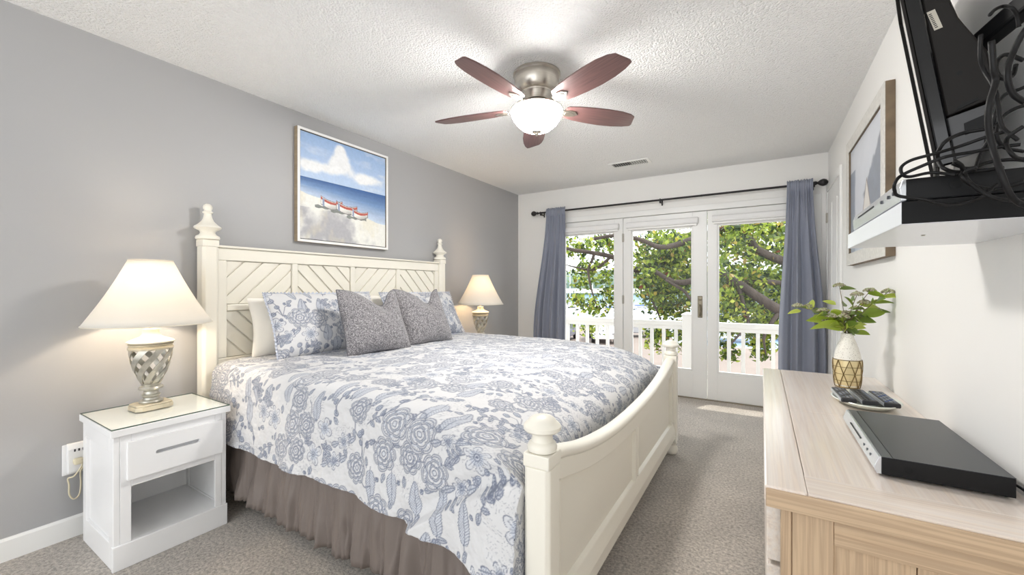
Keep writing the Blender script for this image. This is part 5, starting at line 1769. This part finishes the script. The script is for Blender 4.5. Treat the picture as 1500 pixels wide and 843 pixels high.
# near end: posts, rails, recessed panel
e0 = DY0 + .018
b = MB().box(.040, .062, e0 + .004, e0 + .07, .0, ZT0)
obj('front_post', b, M_pine_z, dr, bevel=.003)
obj('end_stile', MB().box(.0625, .142, e0, e0 + .03, .0, ZT0), M_pine_z, dr, bevel=.002)
obj('end_stile', MB().box(.44, DX1 + .012, e0, e0 + .03, .0, ZT0), M_pine_z, dr, bevel=.002)
obj('end_rail', MB().box(.1425, .4395, e0, e0 + .03, .588, ZT0), M_pine_x, dr, bevel=.002)
obj('end_rail', MB().box(.1425, .4395, e0, e0 + .03, .06, .16), M_pine_x, dr, bevel=.002)
obj('end_panel', MB().box(.1425, .285, e0 + .012, e0 + .022, .16, .588).box(.287, .4395, e0 + .012, e0 + .022, .16, .588), M_pine_z, dr, bevel=.0015)
# carcass, far end, drawer fronts facing the bed
obj('carcass', MB().box(.062, DX1 + .010, e0 + .031, DY1 - .03, .05, ZT0 - .001), M_pine_f, dr)
obj('far_end', MB().box(.040, DX1 + .010, DY1 - .03, DY1 - .012, 0, ZT0), M_pine_z, dr, bevel=.002)
for col_ in range(3):
    for row in range(3):
        ya = e0 + .085 + col_ * .525
        za = .085 + row * .19
        do = obj('drawer', MB().box(.010, .062, ya, ya + .505, za, za + .178), M_pine_f, dr, bevel=.004)

# ------------------------------------------------------------------ vase with a bunch of cut stems
VX, VY = .355, 2.55
t = thing('flower_vase', 'speckled cream bottle vase with gold wire lattice, on the dresser top', 'vase', (VX, VY, DZ), local=True)
def speckle():
    m = pbr('speckled_ceramic', lin(232, 228, 218), 0.3)
    tt = m.node_tree
    b = tt.nodes['Principled BSDF']
    co = tt.nodes.new('ShaderNodeTexCoord')
    v = tt.nodes.new('ShaderNodeTexVoronoi')
    v.inputs['Scale'].default_value = 150
    cr = tt.nodes.new('ShaderNodeValToRGB')
    cr.color_ramp.elements[0].position = .17
    cr.color_ramp.elements[0].color = (*lin(150, 142, 130), 1)
    cr.color_ramp.elements[1].position = .25
    cr.color_ramp.elements[1].color = (*lin(234, 231, 222), 1)
    tt.links.new(co.outputs['Object'], v.inputs['Vector'])
    tt.links.new(v.outputs['Distance'], cr.inputs[0])
    tt.links.new(cr.outputs[0], b.inputs['Base Color'])
    return m
def vr(z):
    return float(np.interp(z, [0, .01, .04, .09, .13, .17, .21, .24, .262, .275, .282], [.048, .051, .055, .0585, .059, .055, .045, .035, .0275, .026, .0275]))
zs = [0, .004, .01, .025, .04, .06, .09, .11, .13, .15, .17, .19, .21, .225, .24, .25, .262, .27, .275, .282]
prof = [(vr(z), z) for z in zs] + [(.0235, .283), (.0225, .275), (.024, .262), (.03, .24)]
obj('vase_body', MB().lathe(prof, n=44), speckle(), t, smooth=True)
# clear gold belt where the lattice sits
obj('gold_band', MB().lathe([(vr(z) + .0006, z) for z in (.004, .03, .06, .09, .11, .125, .143)], n=44, cap=False), pbr('pale_gold_glaze', lin(226, 208, 160), .3, .25), t, smooth=True)
b = MB()
NW = 8
zr_ = [.003, .038, .074, .110, .146]
for j, z in enumerate(zr_):
    rr = vr(z) + .003
    if j in (0, 4):
        b.tube([(rr * math.cos(2 * PI * i / 40), rr * math.sin(2 * PI * i / 40), z) for i in range(40)], .0018, 6, closed=True)
    else:
        b.tube([(rr * math.cos(2 * PI * i / 40), rr * math.sin(2 * PI * i / 40), z) for i in range(40)], .0012, 6, closed=True)
for k in range(NW):
    for sg in (-1, 1):
        for half in range(2):
            pts = []
            for i in range(7):
                f = i / 6
                z = zr_[0] + (zr_[2] - zr_[0]) * f + half * (zr_[2] - zr_[0])
                a = 2 * PI * (k + sg * (f - .5 + (0 if half == 0 else 0)) + (0 if half == 0 else 0)) / NW
                a = 2 * PI * (k + sg * .5 * (f if half == 0 else 1 - f)) / NW
                rr = vr(z) + .003
                pts.append((rr * math.cos(a), rr * math.sin(a), z))
            b.tube(pts, .0018, 6)
obj('wire_lattice', b, pbr('antique_gold_wire', lin(128, 108, 70), .35, .8), t)
# stems in the photo's arrangement: (dx, dy, height) of each flower head above the dresser top
Rr = np.random.default_rng(12)
heads = [(-.215, -.02, .41), (-.16, .05, .405), (-.03, .02, .50), (.03, -.06, .455), (.085, -.03, .475), (.155, -.03, .47), (.12, .05, .395),
         (-.10, .03, .385), (-.07, -.03, .36), (-.085, .02, .335), (.0, .02, .375), (.045, .03, .40), (-.02, -.04, .36), (.06, -.05, .435)]
lv, lq, lc = [], [], []
M_stem = pbr('stem_green_brown', lin(112, 98, 74), .6)
M_bud = pbr('flower_buds', (1, 1, 1), .8, attr='col')
M_vleaf = leafy('vase_leaf', trans=.4, rough=.35)
greens = [lin(168, 190, 66), lin(146, 170, 64), lin(192, 206, 96), lin(118, 142, 62), lin(128, 150, 84)]
def add_leaf(p, d, L, W, col):
    d = Vector(d).normalized()
    s_ = d.cross(Vector((0, 0, 1)))
    s_ = s_.normalized() if s_.length > 1e-4 else Vector((1, 0, 0))
    s_ = (s_ + Vector(Rr.normal(0, .3, 3))).normalized()
    nn_ = s_.cross(d)
    rl = Rr.choice([-1, 1]) * Rr.uniform(.55, 1.25)
    s_, nn_ = s_ * math.cos(rl) + nn_ * math.sin(rl), nn_ * math.cos(rl) - s_ * math.sin(rl)
    o_ = len(lv)
    K = 7
    for i in range(K):
        f = i / (K - 1)
        w_ = W / 2 * (math.sin(PI * min(1, f ** .75 * .98 + .02)) ** .8)
        c_ = Vector(p) + d * (L * f) - Vector((0, 0, 1)) * (L * .25 * f * f)
        for sgn in (-1, 0, 1):
            q = c_ + s_ * (w_ * sgn) + nn_ * (abs(sgn) * w_ * .28)
            lv.append(tuple(q))
            lc.append(np.array(col) * (.88 if sgn == 0 else 1.0))
    for i in range(K - 1):
        for j in range(2):
            lq.append((o_ + i * 3 + j, o_ + (i + 1) * 3 + j, o_ + (i + 1) * 3 + j + 1, o_ + i * 3 + j + 1))
for (hx, hy, hz) in heads:
    hz = hz + (.03 if hz > .44 else .01)
    top_ = Vector((hx, hy, hz))
    nk = Vector((Rr.uniform(-.012, .012), Rr.uniform(-.012, .012), .275))
    base = Vector((nk.x * -.6, nk.y * -.6, .12))
    mid = nk.lerp(top_, .5) + Vector((0, 0, .02 + .05 * abs(hx)))
    pts = spline([base, nk, mid, top_], 6)
    so_ = obj('stem', MB().tube(pts, .0016, 5), M_stem, t, smooth=True)
    hv, hq, hc_ = [], [], []
    # flower head: an umbel of little buds
    ht = Rr.choice(2)
    cl_ = [lin(190, 188, 160), lin(160, 156, 132), lin(150, 166, 110), lin(136, 118, 104)]
    nb = 46
    for q in range(nb):
        a = q * 2.4
        r = .027 * math.sqrt(q / nb)
        e = top_ + Vector((r * math.cos(a), r * math.sin(a), (.014 - 22 * r * r) + Rr.normal(0, .0015)))
        o_ = len(hv)
        rb = Rr.uniform(.0042, .0064)
        for (ax_, ay_, az_) in ((1, 0, 0), (-1, 0, 0), (0, 1, 0), (0, -1, 0), (0, 0, 1), (0, 0, -1)):
            hv.append((e.x + ax_ * rb, e.y + ay_ * rb, e.z + az_ * rb))
            hc_.append(cl_[int(Rr.integers(0, 4))])
        for f3 in ((0, 2, 4), (2, 1, 4), (1, 3, 4), (3, 0, 4), (2, 0, 5), (1, 2, 5), (3, 1, 5), (0, 3, 5)):
            hq.append(tuple(o_ + i for i in f3))
    raw_obj('flower_head', np.array(hv), np.array(hq), M_bud, t, np.array(hc_), smooth=False)
    # leaves along the stem near the head
    for q in range(4):
        f = Rr.uniform(.4, .97)
        p = pts[int(f * (len(pts) - 1))]
        a = Rr.uniform(0, 2 * PI)
        out_ = Vector((top_.x, top_.y, 0)) * 2.5 + Vector((math.cos(a), math.sin(a), Rr.uniform(-.1, .7))) * .5
        add_leaf(p, out_, Rr.uniform(.055, .095), Rr.uniform(.03, .048), greens[int(Rr.integers(0, 5))])
# the larger leaves
for (px, py, pz, dx, dy, dz, L, W, g) in ((-.20, -.02, .395, -.9, -.1, -.05, .055, .022, 2), (-.15, .04, .40, .1, 0, 1, .065, .028, 2), (-.05, 0, .34, -1, .1, .25, .115, .052, 0), (-.03, -.02, .325, -1, -.2, .05, .12, .05, 0),
                                          (-.03, 0, .33, -.3, -.2, .9, .09, .05, 0), (.01, 0, .31, .25, -.1, .9, .075, .04, 3), (.02, -.03, .42, -.5, 0, 1, .075, .038, 1), (.09, -.02, .44, 1, 0, .3, .085, .035, 1),
                                          (.06, 0, .38, .8, .1, .35, .09, .042, 1), (-.045, .02, .43, -.8, 0, .5, .06, .022, 2), (.03, 0, .285, .7, 0, .1, .055, .035, 1), (.03, .03, .36, 1, 0, .05, .08, .034, 3), (-.01, -.03, .30, 0, -1, .6, .07, .04, 0)):
    add_leaf((px, py, pz), (dx, dy, dz), L * 1.15, W * 1.35, greens[g])
t.scale = (.93, .93, .93)
raw_obj('leaves', np.array(lv), np.array(lq), M_vleaf, t, np.array(lc), smooth=True)

# ------------------------------------------------------------------ dish with three remotes
t = thing('remote_tray', 'oval pale ceramic dish holding remotes, between vase and black player', 'dish', (.365, 2.205, DZ), local=True)
pl = [(.02, .0), (.075, .0), (.085, .006), (.108, .020), (.112, .024), (.110, .027), (.104, .024), (.083, .011), (.06, .008), (.001, .008)]
obj('dish', MB().lathe(pl, n=48, sx=1.0, sy=1.32), pbr('pale_celadon_glaze', lin(226, 230, 220), .2), t, smooth='angle')
M_rb = pbr('remote_black', lin(32, 33, 38), .4)
M_rs = pbr('remote_silver', lin(190, 194, 200), .3, .5)
M_rk = pbr('remote_buttons', lin(120, 126, 138), .6)
M_rbl = pbr('remote_blue_buttons', lin(70, 96, 150), .5)
M_rgry = pbr('remote_grey', lin(150, 154, 160), .4)
def remote(x, rz, body, side, lab, kinds, L=.215, W=.05, z=.727, tilt=0.0):
    r = thing('remote_control', lab, 'remote', (.365 + x, 2.198, z), rz, 'remotes in the oval dish', local=True)
    r.rotation_euler = (tilt, 0, rz)
    bo = obj('remote_body', MB().prism([(-W / 2, -L / 2), (W / 2, -L / 2), (W / 2, L / 2), (-W / 2, L / 2)], 0, .018, 'z'), body, r, bevel=.005)
    if side is not None:
        obj('side_strip', MB().box(-W / 2 - .0015, -W / 2 + .001, -L / 2 + .006, L / 2 - .006, .003, .015), side, bo)
    bt = {}
    for i in range(9):
        for j in range(3):
            k_ = kinds[(i * 3 + j) % len(kinds)]
            bt.setdefault(k_, MB()).box(-W / 2 + .007 + j * .0135, -W / 2 + .0155 + j * .0135, -L / 2 + .018 + i * .020, -L / 2 + .029 + i * .020, .0178, .0198)
    for k_, q in bt.items():
        obj('buttons', q, k_, bo, bevel=.001)
    return r
remote(-.072, .04, M_rb, M_rs, 'black remote with silver edge, leftmost in the oval dish', [M_rk, M_rgry, M_rk, M_rb])
remote(-.008, .05, M_rb, M_rs, 'plain black remote in the middle of the oval dish', [M_rb, M_rb, M_rk])
remote(.056, .06, M_rb, M_rs, 'black remote with blue and silver buttons, nearest the wall in the dish', [M_rbl, M_rgry, M_rk, M_rgry])

# ------------------------------------------------------------------ media player on the dresser
M_shend = pbr('black_shelf_end', lin(16, 16, 17), .6, spec=.25)
M_blk = pbr('black_satin_plastic', lin(13, 13, 15), .5, spec=.28)
M_blktop = pbr('black_metal_lid', lin(34, 38, 44), .3, .2)
M_sil = pbr('silver_fascia', lin(205, 208, 212), .22, .7)
M_dkstrip = pbr('dark_strip', lin(70, 74, 80), .3, .3)
t = thing('disc_player', 'black flat disc player with silver front lying on the dresser', 'disc player', (.372, 1.62, DZ))
px0, px1, py0, py1 = .250, .492, 1.385, 1.862
obj('chassis', MB().prism([(px0 + .012, DZ + .006), (px1, DZ + .006), (px1, DZ + .050), (px0 + .012, DZ + .050)], py0, py1, 'y'), M_blk, t, bevel=.0015)
obj('lid', MB().box(px0 + .034, px1, py0 + .001, py1 - .001, DZ + .0502, DZ + .0515), M_blktop, t)
obj('dark_strip', MB().box(px0 + .012, px0 + .0325, py0 + .001, py1 - .001, DZ + .0502, DZ + .0516), M_dkstrip, t)
fz = obj('fascia', MB().prism([(px0 + .012, DZ + .006), (px0 + .012, DZ + .051), (px0 + .006, DZ + .050), (px0 - .004, DZ + .020), (px0 + .002, DZ + .006)], py0 + .002, py1 - .002, 'y'), M_sil, t, bevel=.001)
for yq in (1.45, 1.49, 1.53):
    obj('button', MB().lathe([(.004, 0), (.004, .004)], (0, 0, 0), 12, M=Matrix.Translation((px0 + .003, yq, DZ + .033)) @ Matrix.Rotation(-PI / 2, 4, 'Y')), M_dkstrip, fz)
obj('disc_slot', MB().box(px0 - .0005, px0 + .004, 1.58, 1.74, DZ + .034, DZ + .038), M_blk, fz)
f_ = MB()
for (fx, fy) in ((px0 + .04, py0 + .05), (px1 - .03, py0 + .05), (px0 + .04, py1 - .05), (px1 - .03, py1 - .05)):
    f_.lathe([(.012, 0), (.014, .0065)], (fx, fy, DZ), 14)
obj('rubber_foot', f_, M_blk, t)
obj('side_vent', MB().lathe([(.006, 0), (.008, .0015), (.004, .002)], (0, 0, 0), 14, M=Matrix.Translation((px0 + .062, py0 + .0005, DZ + .028)) @ Matrix.Rotation(PI / 2, 4, 'X')), M_shend, t)
c_ = MB().tube(spline([(px1 - .004, py0 + .03, DZ + .03), (px1 + .008, py0 + .015, DZ + .03), (.506, 1.36, DZ + .024), (.509, 1.32, DZ + .012), (.510, 1.26, DZ + .006), (.510, 1.20, DZ + .005)], 6), .003, 6)
o = obj('power_cable', c_, pbr('black_cable', lin(15, 14, 15), .5, spec=.3), smooth=True)
tag(o, 'thin black power cable leaving the disc player on the dresser', 'cable')

# ------------------------------------------------------------------ wall shelf with player, television and cables
M_shw = pbr('white_shelf_laminate', lin(232, 236, 242), .25)
SX0, SX1, SY0, SY1, SZ0, SZ1 = .237, XR, 1.10, 1.69, 1.316, 1.361
t = thing('wall_shelf', 'small white floating shelf with a black end on the right wall', 'shelf', (.4, 1.4, SZ0))
obj('board', MB().box(SX0, SX1, SY0 + .002, SY1, SZ0, SZ1), M_shw, t, bevel=.0015)
obj('end_cap', MB().box(SX0 + .001, SX1, SY0, SY0 + .002, SZ0 + .001, SZ1), M_shend, t)
obj('screw', MB().lathe([(.004, 0), (.003, -.002)][::-1], (.33, 1.35, SZ0), 10).lathe([(.004, 0), (.003, -.002)][::-1], (.44, 1.2, SZ0), 10), M_nickel, t)
t = thing('disc_player', 'black disc player with bright silver front on the small wall shelf', 'disc player', (.38, 1.4, SZ1))
ex0, ex1, ey0, ey1 = .236, .47, 1.105, 1.60
obj('chassis', MB().box(ex0 + .010, ex1, ey0, ey1, SZ1 + .003, SZ1 + .046), M_blk, t, bevel=.002)
fz = obj('fascia', MB().prism([(ex0 + .010, SZ1 + .003), (ex0 + .010, SZ1 + .046), (ex0 + .004, SZ1 + .045), (ex0, SZ1 + .03), (ex0 + .002, SZ1 + .003)], ey0, ey1, 'y'), M_sil, t, bevel=.001)
obj('disc_slot', MB().box(ex0 - .0008, ex0 + .004, 1.33, 1.52, SZ1 + .028, SZ1 + .032), M_blk, fz)
for yq in (1.15, 1.19, 1.25):
    obj('button', MB().lathe([(.004, 0), (.004, .003)], (0, 0, 0), 12, M=Matrix.Translation((ex0 + .0005, yq, SZ1 + .026)) @ Matrix.Rotation(-PI / 2, 4, 'Y')), M_dkstrip, fz)
f_ = MB()
for (fx, fy) in ((ex0 + .04, ey0 + .05), (ex1 - .03, ey0 + .05), (ex0 + .04, ey1 - .05), (ex1 - .03, ey1 - .05)):
    f_.lathe([(.012, 0), (.013, .0035)], (fx, fy, SZ1), 12)
obj('rubber_foot', f_, M_blk, t)
obj('side_vent', MB().lathe([(.007, 0), (.009, .0015), (.005, .002)], (0, 0, 0), 16, M=Matrix.Translation((.315, ey0 + .0003, SZ1 + .027)) @ Matrix.Rotation(PI / 2, 4, 'X')), M_shend, t)

# television: local frame  X = along the screen away from the camera, Y = out of the back towards the wall, Z = up the tilted panel
TB = Vector((.352, 1.331, 1.472))
wv_ = Vector((.2516, .9678, 0))
nv_ = Vector((-.9678, .2516, 0))
tl = math.radians(8)
av_ = Vector((0, 0, 1)) * math.cos(tl) + nv_ * math.sin(tl)
bv_ = av_.cross(wv_) * -1
bv_ = wv_.cross(av_) * -1
if bv_.dot(nv_) > 0:
    bv_ = -bv_
MT = Matrix(((wv_.x, bv_.x, av_.x, TB.x), (wv_.y, bv_.y, av_.y, TB.y), (wv_.z, bv_.z, av_.z, TB.z), (0, 0, 0, 1)))
tv = thing('television', 'flat black television on a wall arm above the small shelf, seen from its side', 'television', TB)
M_tvb = pbr('tv_back_plastic', lin(30, 27, 25), .55, spec=.25, bump=.06, bump_scale=200, bump_dist=.0006)
M_tvg = pbr('tv_gloss_black', lin(14, 14, 16), .08)
M_tvp = pbr('tv_port_panel', lin(66, 66, 68), .3)  # lighter grey puts the downward face's reflection into the colour
WT, HT = .52, .62
b = MB().box(0, WT, .0003, .028, 0, HT, MT)
obj('bezel', b, M_tvg, tv, bevel=.004)
obj('screen', MB().box(.012, WT - .012, -.0012, .0002, .03, HT - .012, MT), pbr('tv_screen_glass', lin(10, 10, 12), .03, spec=.8, coat=.5), tv)
lip = MB()
for (w0_, w1_, h0_, h1_) in ((0, .010, 0, HT), (WT - .010, WT, 0, HT), (.010, WT - .010, 0, .028), (.010, WT - .010, HT - .01, HT)):
    lip.box(w0_, w1_, -.006, -.0001, h0_, h1_, MT)
obj('bezel_lip', lip, M_tvb, tv, bevel=.001)
def tvprism(poly, w0, w1):
    """poly of (depth behind the screen, height)"""
    return MB().add(*(lambda q: (q.v, q.f))(MB().prism(poly, w0, w1, 'x')), MT)
hp = [(.028, .115), (.098, .125), (.108, .15), (.108, .235), (.085, .31), (.078, .335), (.070, .40), (.066, .60), (.028, .60)]
ho = obj('rear_housing', tvprism(hp, .012, .40), M_tvb, tv, bevel=.004)
lp_ = [(.028, .012), (.070, .014), (.100, .118), (.028, .112)]
lo_ = obj('port_panel', tvprism(lp_, .016, .39), M_tvp, tv, bevel=.002)
obj('port_recess', tvprism([(.050, .060), (.084, .068), (.086, .095), (.052, .088)], .0150, .0165), M_blk, lo_)
obj('side_handle', tvprism([(.045, .122), (.080, .130), (.082, .136), (.047, .129)], .010, .0125), M_blk, ho)
stk = obj('sticker', tvprism([(.038, .325), (.052, .325), (.046, .375), (.032, .375)], .0112, .0122), pbr('pale_sticker', lin(196, 190, 176), .6), ho)
tx = MB()
for i in range(9):
    tx.add(*(lambda q: (q.v, q.f))(MB().prism([(.040 - .0007 * i, .330 + .0045 * i), (.045 - .0007 * i, .330 + .0045 * i), (.0447 - .0007 * i, .332 + .0045 * i), (.0397 - .0007 * i, .332 + .0045 * i)], .0109, .0113, 'x')), MT)
obj('sticker_print', tx, M_blk, stk)
obj('screw_hole', MB().lathe([(.005, 0), (.004, -.001)][::-1], (0, 0, 0), 12, M=MT @ Matrix.Translation((.0118, .062, .205)) @ Matrix.Rotation(-PI / 2, 4, 'Y')), M_blk, ho)
# wall arm
am = thing('wall_mount', 'black articulated wall mount behind the television', 'tv mount', (XR, 1.42, 1.86))
obj('wall_plate', MB().box(XR - .012, XR, 1.02, 1.14, 1.62, 1.92), M_blk, am, bevel=.003)
obj('arm', MB().box(-.018, .018, 0, .33, -.02, .02, Matrix.Translation((.485, 1.09, 1.77)) @ Matrix.Rotation(math.radians(8), 4, 'Z')), M_blk, am, bevel=.006)
obj('pivot', MB().lathe([(.02, -.06), (.022, -.055), (.022, .055), (.02, .06)], (.482, 1.10, 1.77), 18), M_blk, am, smooth='angle')
M_cab = MATS['black_cable']
# adapter brick hanging among the cables
t = thing('power_adapter', 'black power adapter brick plugged in beside the television arm', 'adapter', (.455, 1.05, 1.70))
obj('adapter_body', MB().prism([(.405, 1.735), (.445, 1.70), (.47, 1.72), (.475, 1.80), (.455, 1.835), (.415, 1.83)], 1.03, 1.075, 'y'), M_blk, t, bevel=.006)
obj('plug', MB().box(.470, XR, 1.035, 1.07, 1.755, 1.80), M_blk, t, bevel=.004)
# brown wooden bar fixed behind the far end of the television
# cables
CAB = [
 ('thick black cable hanging in front of the small shelf at the right', 0.0046, [(0.331, 1.012, 1.608), (0.336, 1.02, 1.564), (0.341, 1.028, 1.543), (0.329, 1.012, 1.504), (0.33, 1.02, 1.47), (0.338, 1.028, 1.43), (0.342, 1.012, 1.382), (0.355, 1.02, 1.347), (0.369, 1.028, 1.331), (0.379, 1.012, 1.32)]),
 ('black cable loop that bulges left below the television corner', 0.0034, [(0.367, 1.077, 1.484), (0.35, 1.085, 1.48), (0.321, 1.093, 1.48), (0.294, 1.077, 1.465), (0.286, 1.085, 1.449), (0.288, 1.093, 1.434), (0.291, 1.077, 1.415), (0.309, 1.085, 1.407), (0.343, 1.093, 1.406), (0.367, 1.077, 1.404)]),
 ('black cable looping farthest left over the shelf player end', 0.003, [(0.368, 1.067, 1.466), (0.347, 1.075, 1.463), (0.315, 1.083, 1.454), (0.277, 1.067, 1.442), (0.247, 1.075, 1.437), (0.234, 1.083, 1.428), (0.231, 1.067, 1.411), (0.243, 1.075, 1.405), (0.276, 1.083, 1.41), (0.304, 1.067, 1.398)]),
 ('black cable curling down under the shelf player and up again', 0.003, [(0.38, 1.057, 1.437), (0.355, 1.065, 1.439), (0.33, 1.073, 1.438), (0.288, 1.057, 1.431), (0.261, 1.065, 1.422), (0.232, 1.073, 1.409), (0.219, 1.057, 1.392), (0.22, 1.065, 1.379), (0.228, 1.073, 1.369), (0.259, 1.057, 1.356), (0.29, 1.065, 1.344), (0.321, 1.073, 1.347), (0.337, 1.057, 1.354), (0.355, 1.065, 1.373)]),
 ('black cable drooping in a low curve across the shelf player', 0.0036, [(0.301, 1.062, 1.423), (0.312, 1.07, 1.415), (0.317, 1.078, 1.405), (0.311, 1.062, 1.392), (0.329, 1.07, 1.375), (0.359, 1.078, 1.367), (0.386, 1.062, 1.373), (0.404, 1.07, 1.377)]),
 ('black cable sagging lowest before the black shelf end', 0.0034, [(0.326, 1.052, 1.405), (0.315, 1.06, 1.4), (0.322, 1.068, 1.383), (0.341, 1.052, 1.352), (0.37, 1.06, 1.342), (0.4, 1.068, 1.344)]),
 ('grey black cable resting along the top of the shelf player', 0.003, [(0.304, 1.082, 1.422), (0.328, 1.09, 1.412), (0.356, 1.098, 1.421), (0.378, 1.082, 1.418), (0.404, 1.09, 1.413)]),
 ('black cable with a tight curl at the right edge of the shelf tangle', 0.0032, [(0.378, 1.042, 1.464), (0.364, 1.05, 1.452), (0.364, 1.058, 1.44), (0.364, 1.042, 1.42), (0.375, 1.05, 1.412), (0.396, 1.058, 1.408)]),
 ('black cable dropping from the adapter beside the television back', 0.0032, [(0.328, 1.042, 1.636), (0.33, 1.05, 1.598), (0.338, 1.058, 1.575), (0.344, 1.042, 1.539), (0.351, 1.05, 1.514), (0.359, 1.058, 1.473), (0.371, 1.042, 1.442)]),
 ('black cable arching above the adapter at the top right', 0.003, [(0.342, 1.052, 1.671), (0.351, 1.06, 1.682), (0.364, 1.068, 1.688), (0.368, 1.052, 1.674), (0.377, 1.06, 1.663), (0.382, 1.068, 1.645)]),
 ('black cable running steeply from the wall mount at the right edge', 0.0045, [(0.39, 1.032, 1.645), (0.376, 1.04, 1.62), (0.368, 1.048, 1.594), (0.356, 1.032, 1.558), (0.364, 1.04, 1.524), (0.381, 1.048, 1.506)]),
 ('black cable twisted behind the thick one near the television back', 0.0034, [(0.387, 1.067, 1.585), (0.37, 1.075, 1.604), (0.362, 1.083, 1.6), (0.355, 1.067, 1.574), (0.366, 1.075, 1.562), (0.38, 1.083, 1.568), (0.378, 1.067, 1.58)]),
 ('black cable crossing the tangle at a slant near the wall', 0.003, [(0.409, 1.082, 1.55), (0.392, 1.09, 1.544), (0.374, 1.098, 1.539), (0.359, 1.082, 1.506), (0.355, 1.09, 1.466), (0.345, 1.098, 1.439), (0.333, 1.082, 1.405)]),
 ('black cable bowing along the underside of the television', 0.003, [(0.405, 1.072, 1.509), (0.384, 1.08, 1.508), (0.369, 1.088, 1.497), (0.357, 1.072, 1.466), (0.368, 1.08, 1.442), (0.395, 1.088, 1.431)]),
]
for lab, r, pts in CAB:
    pts = [(min(p[0], XR - .008), p[1], p[2]) for p in pts]
    o = obj('black_cable', MB().tube(spline(pts, 7), r, 8), M_cab, smooth=True)
    tag(o, lab, 'cable', 'black cables tangled over the small shelf')
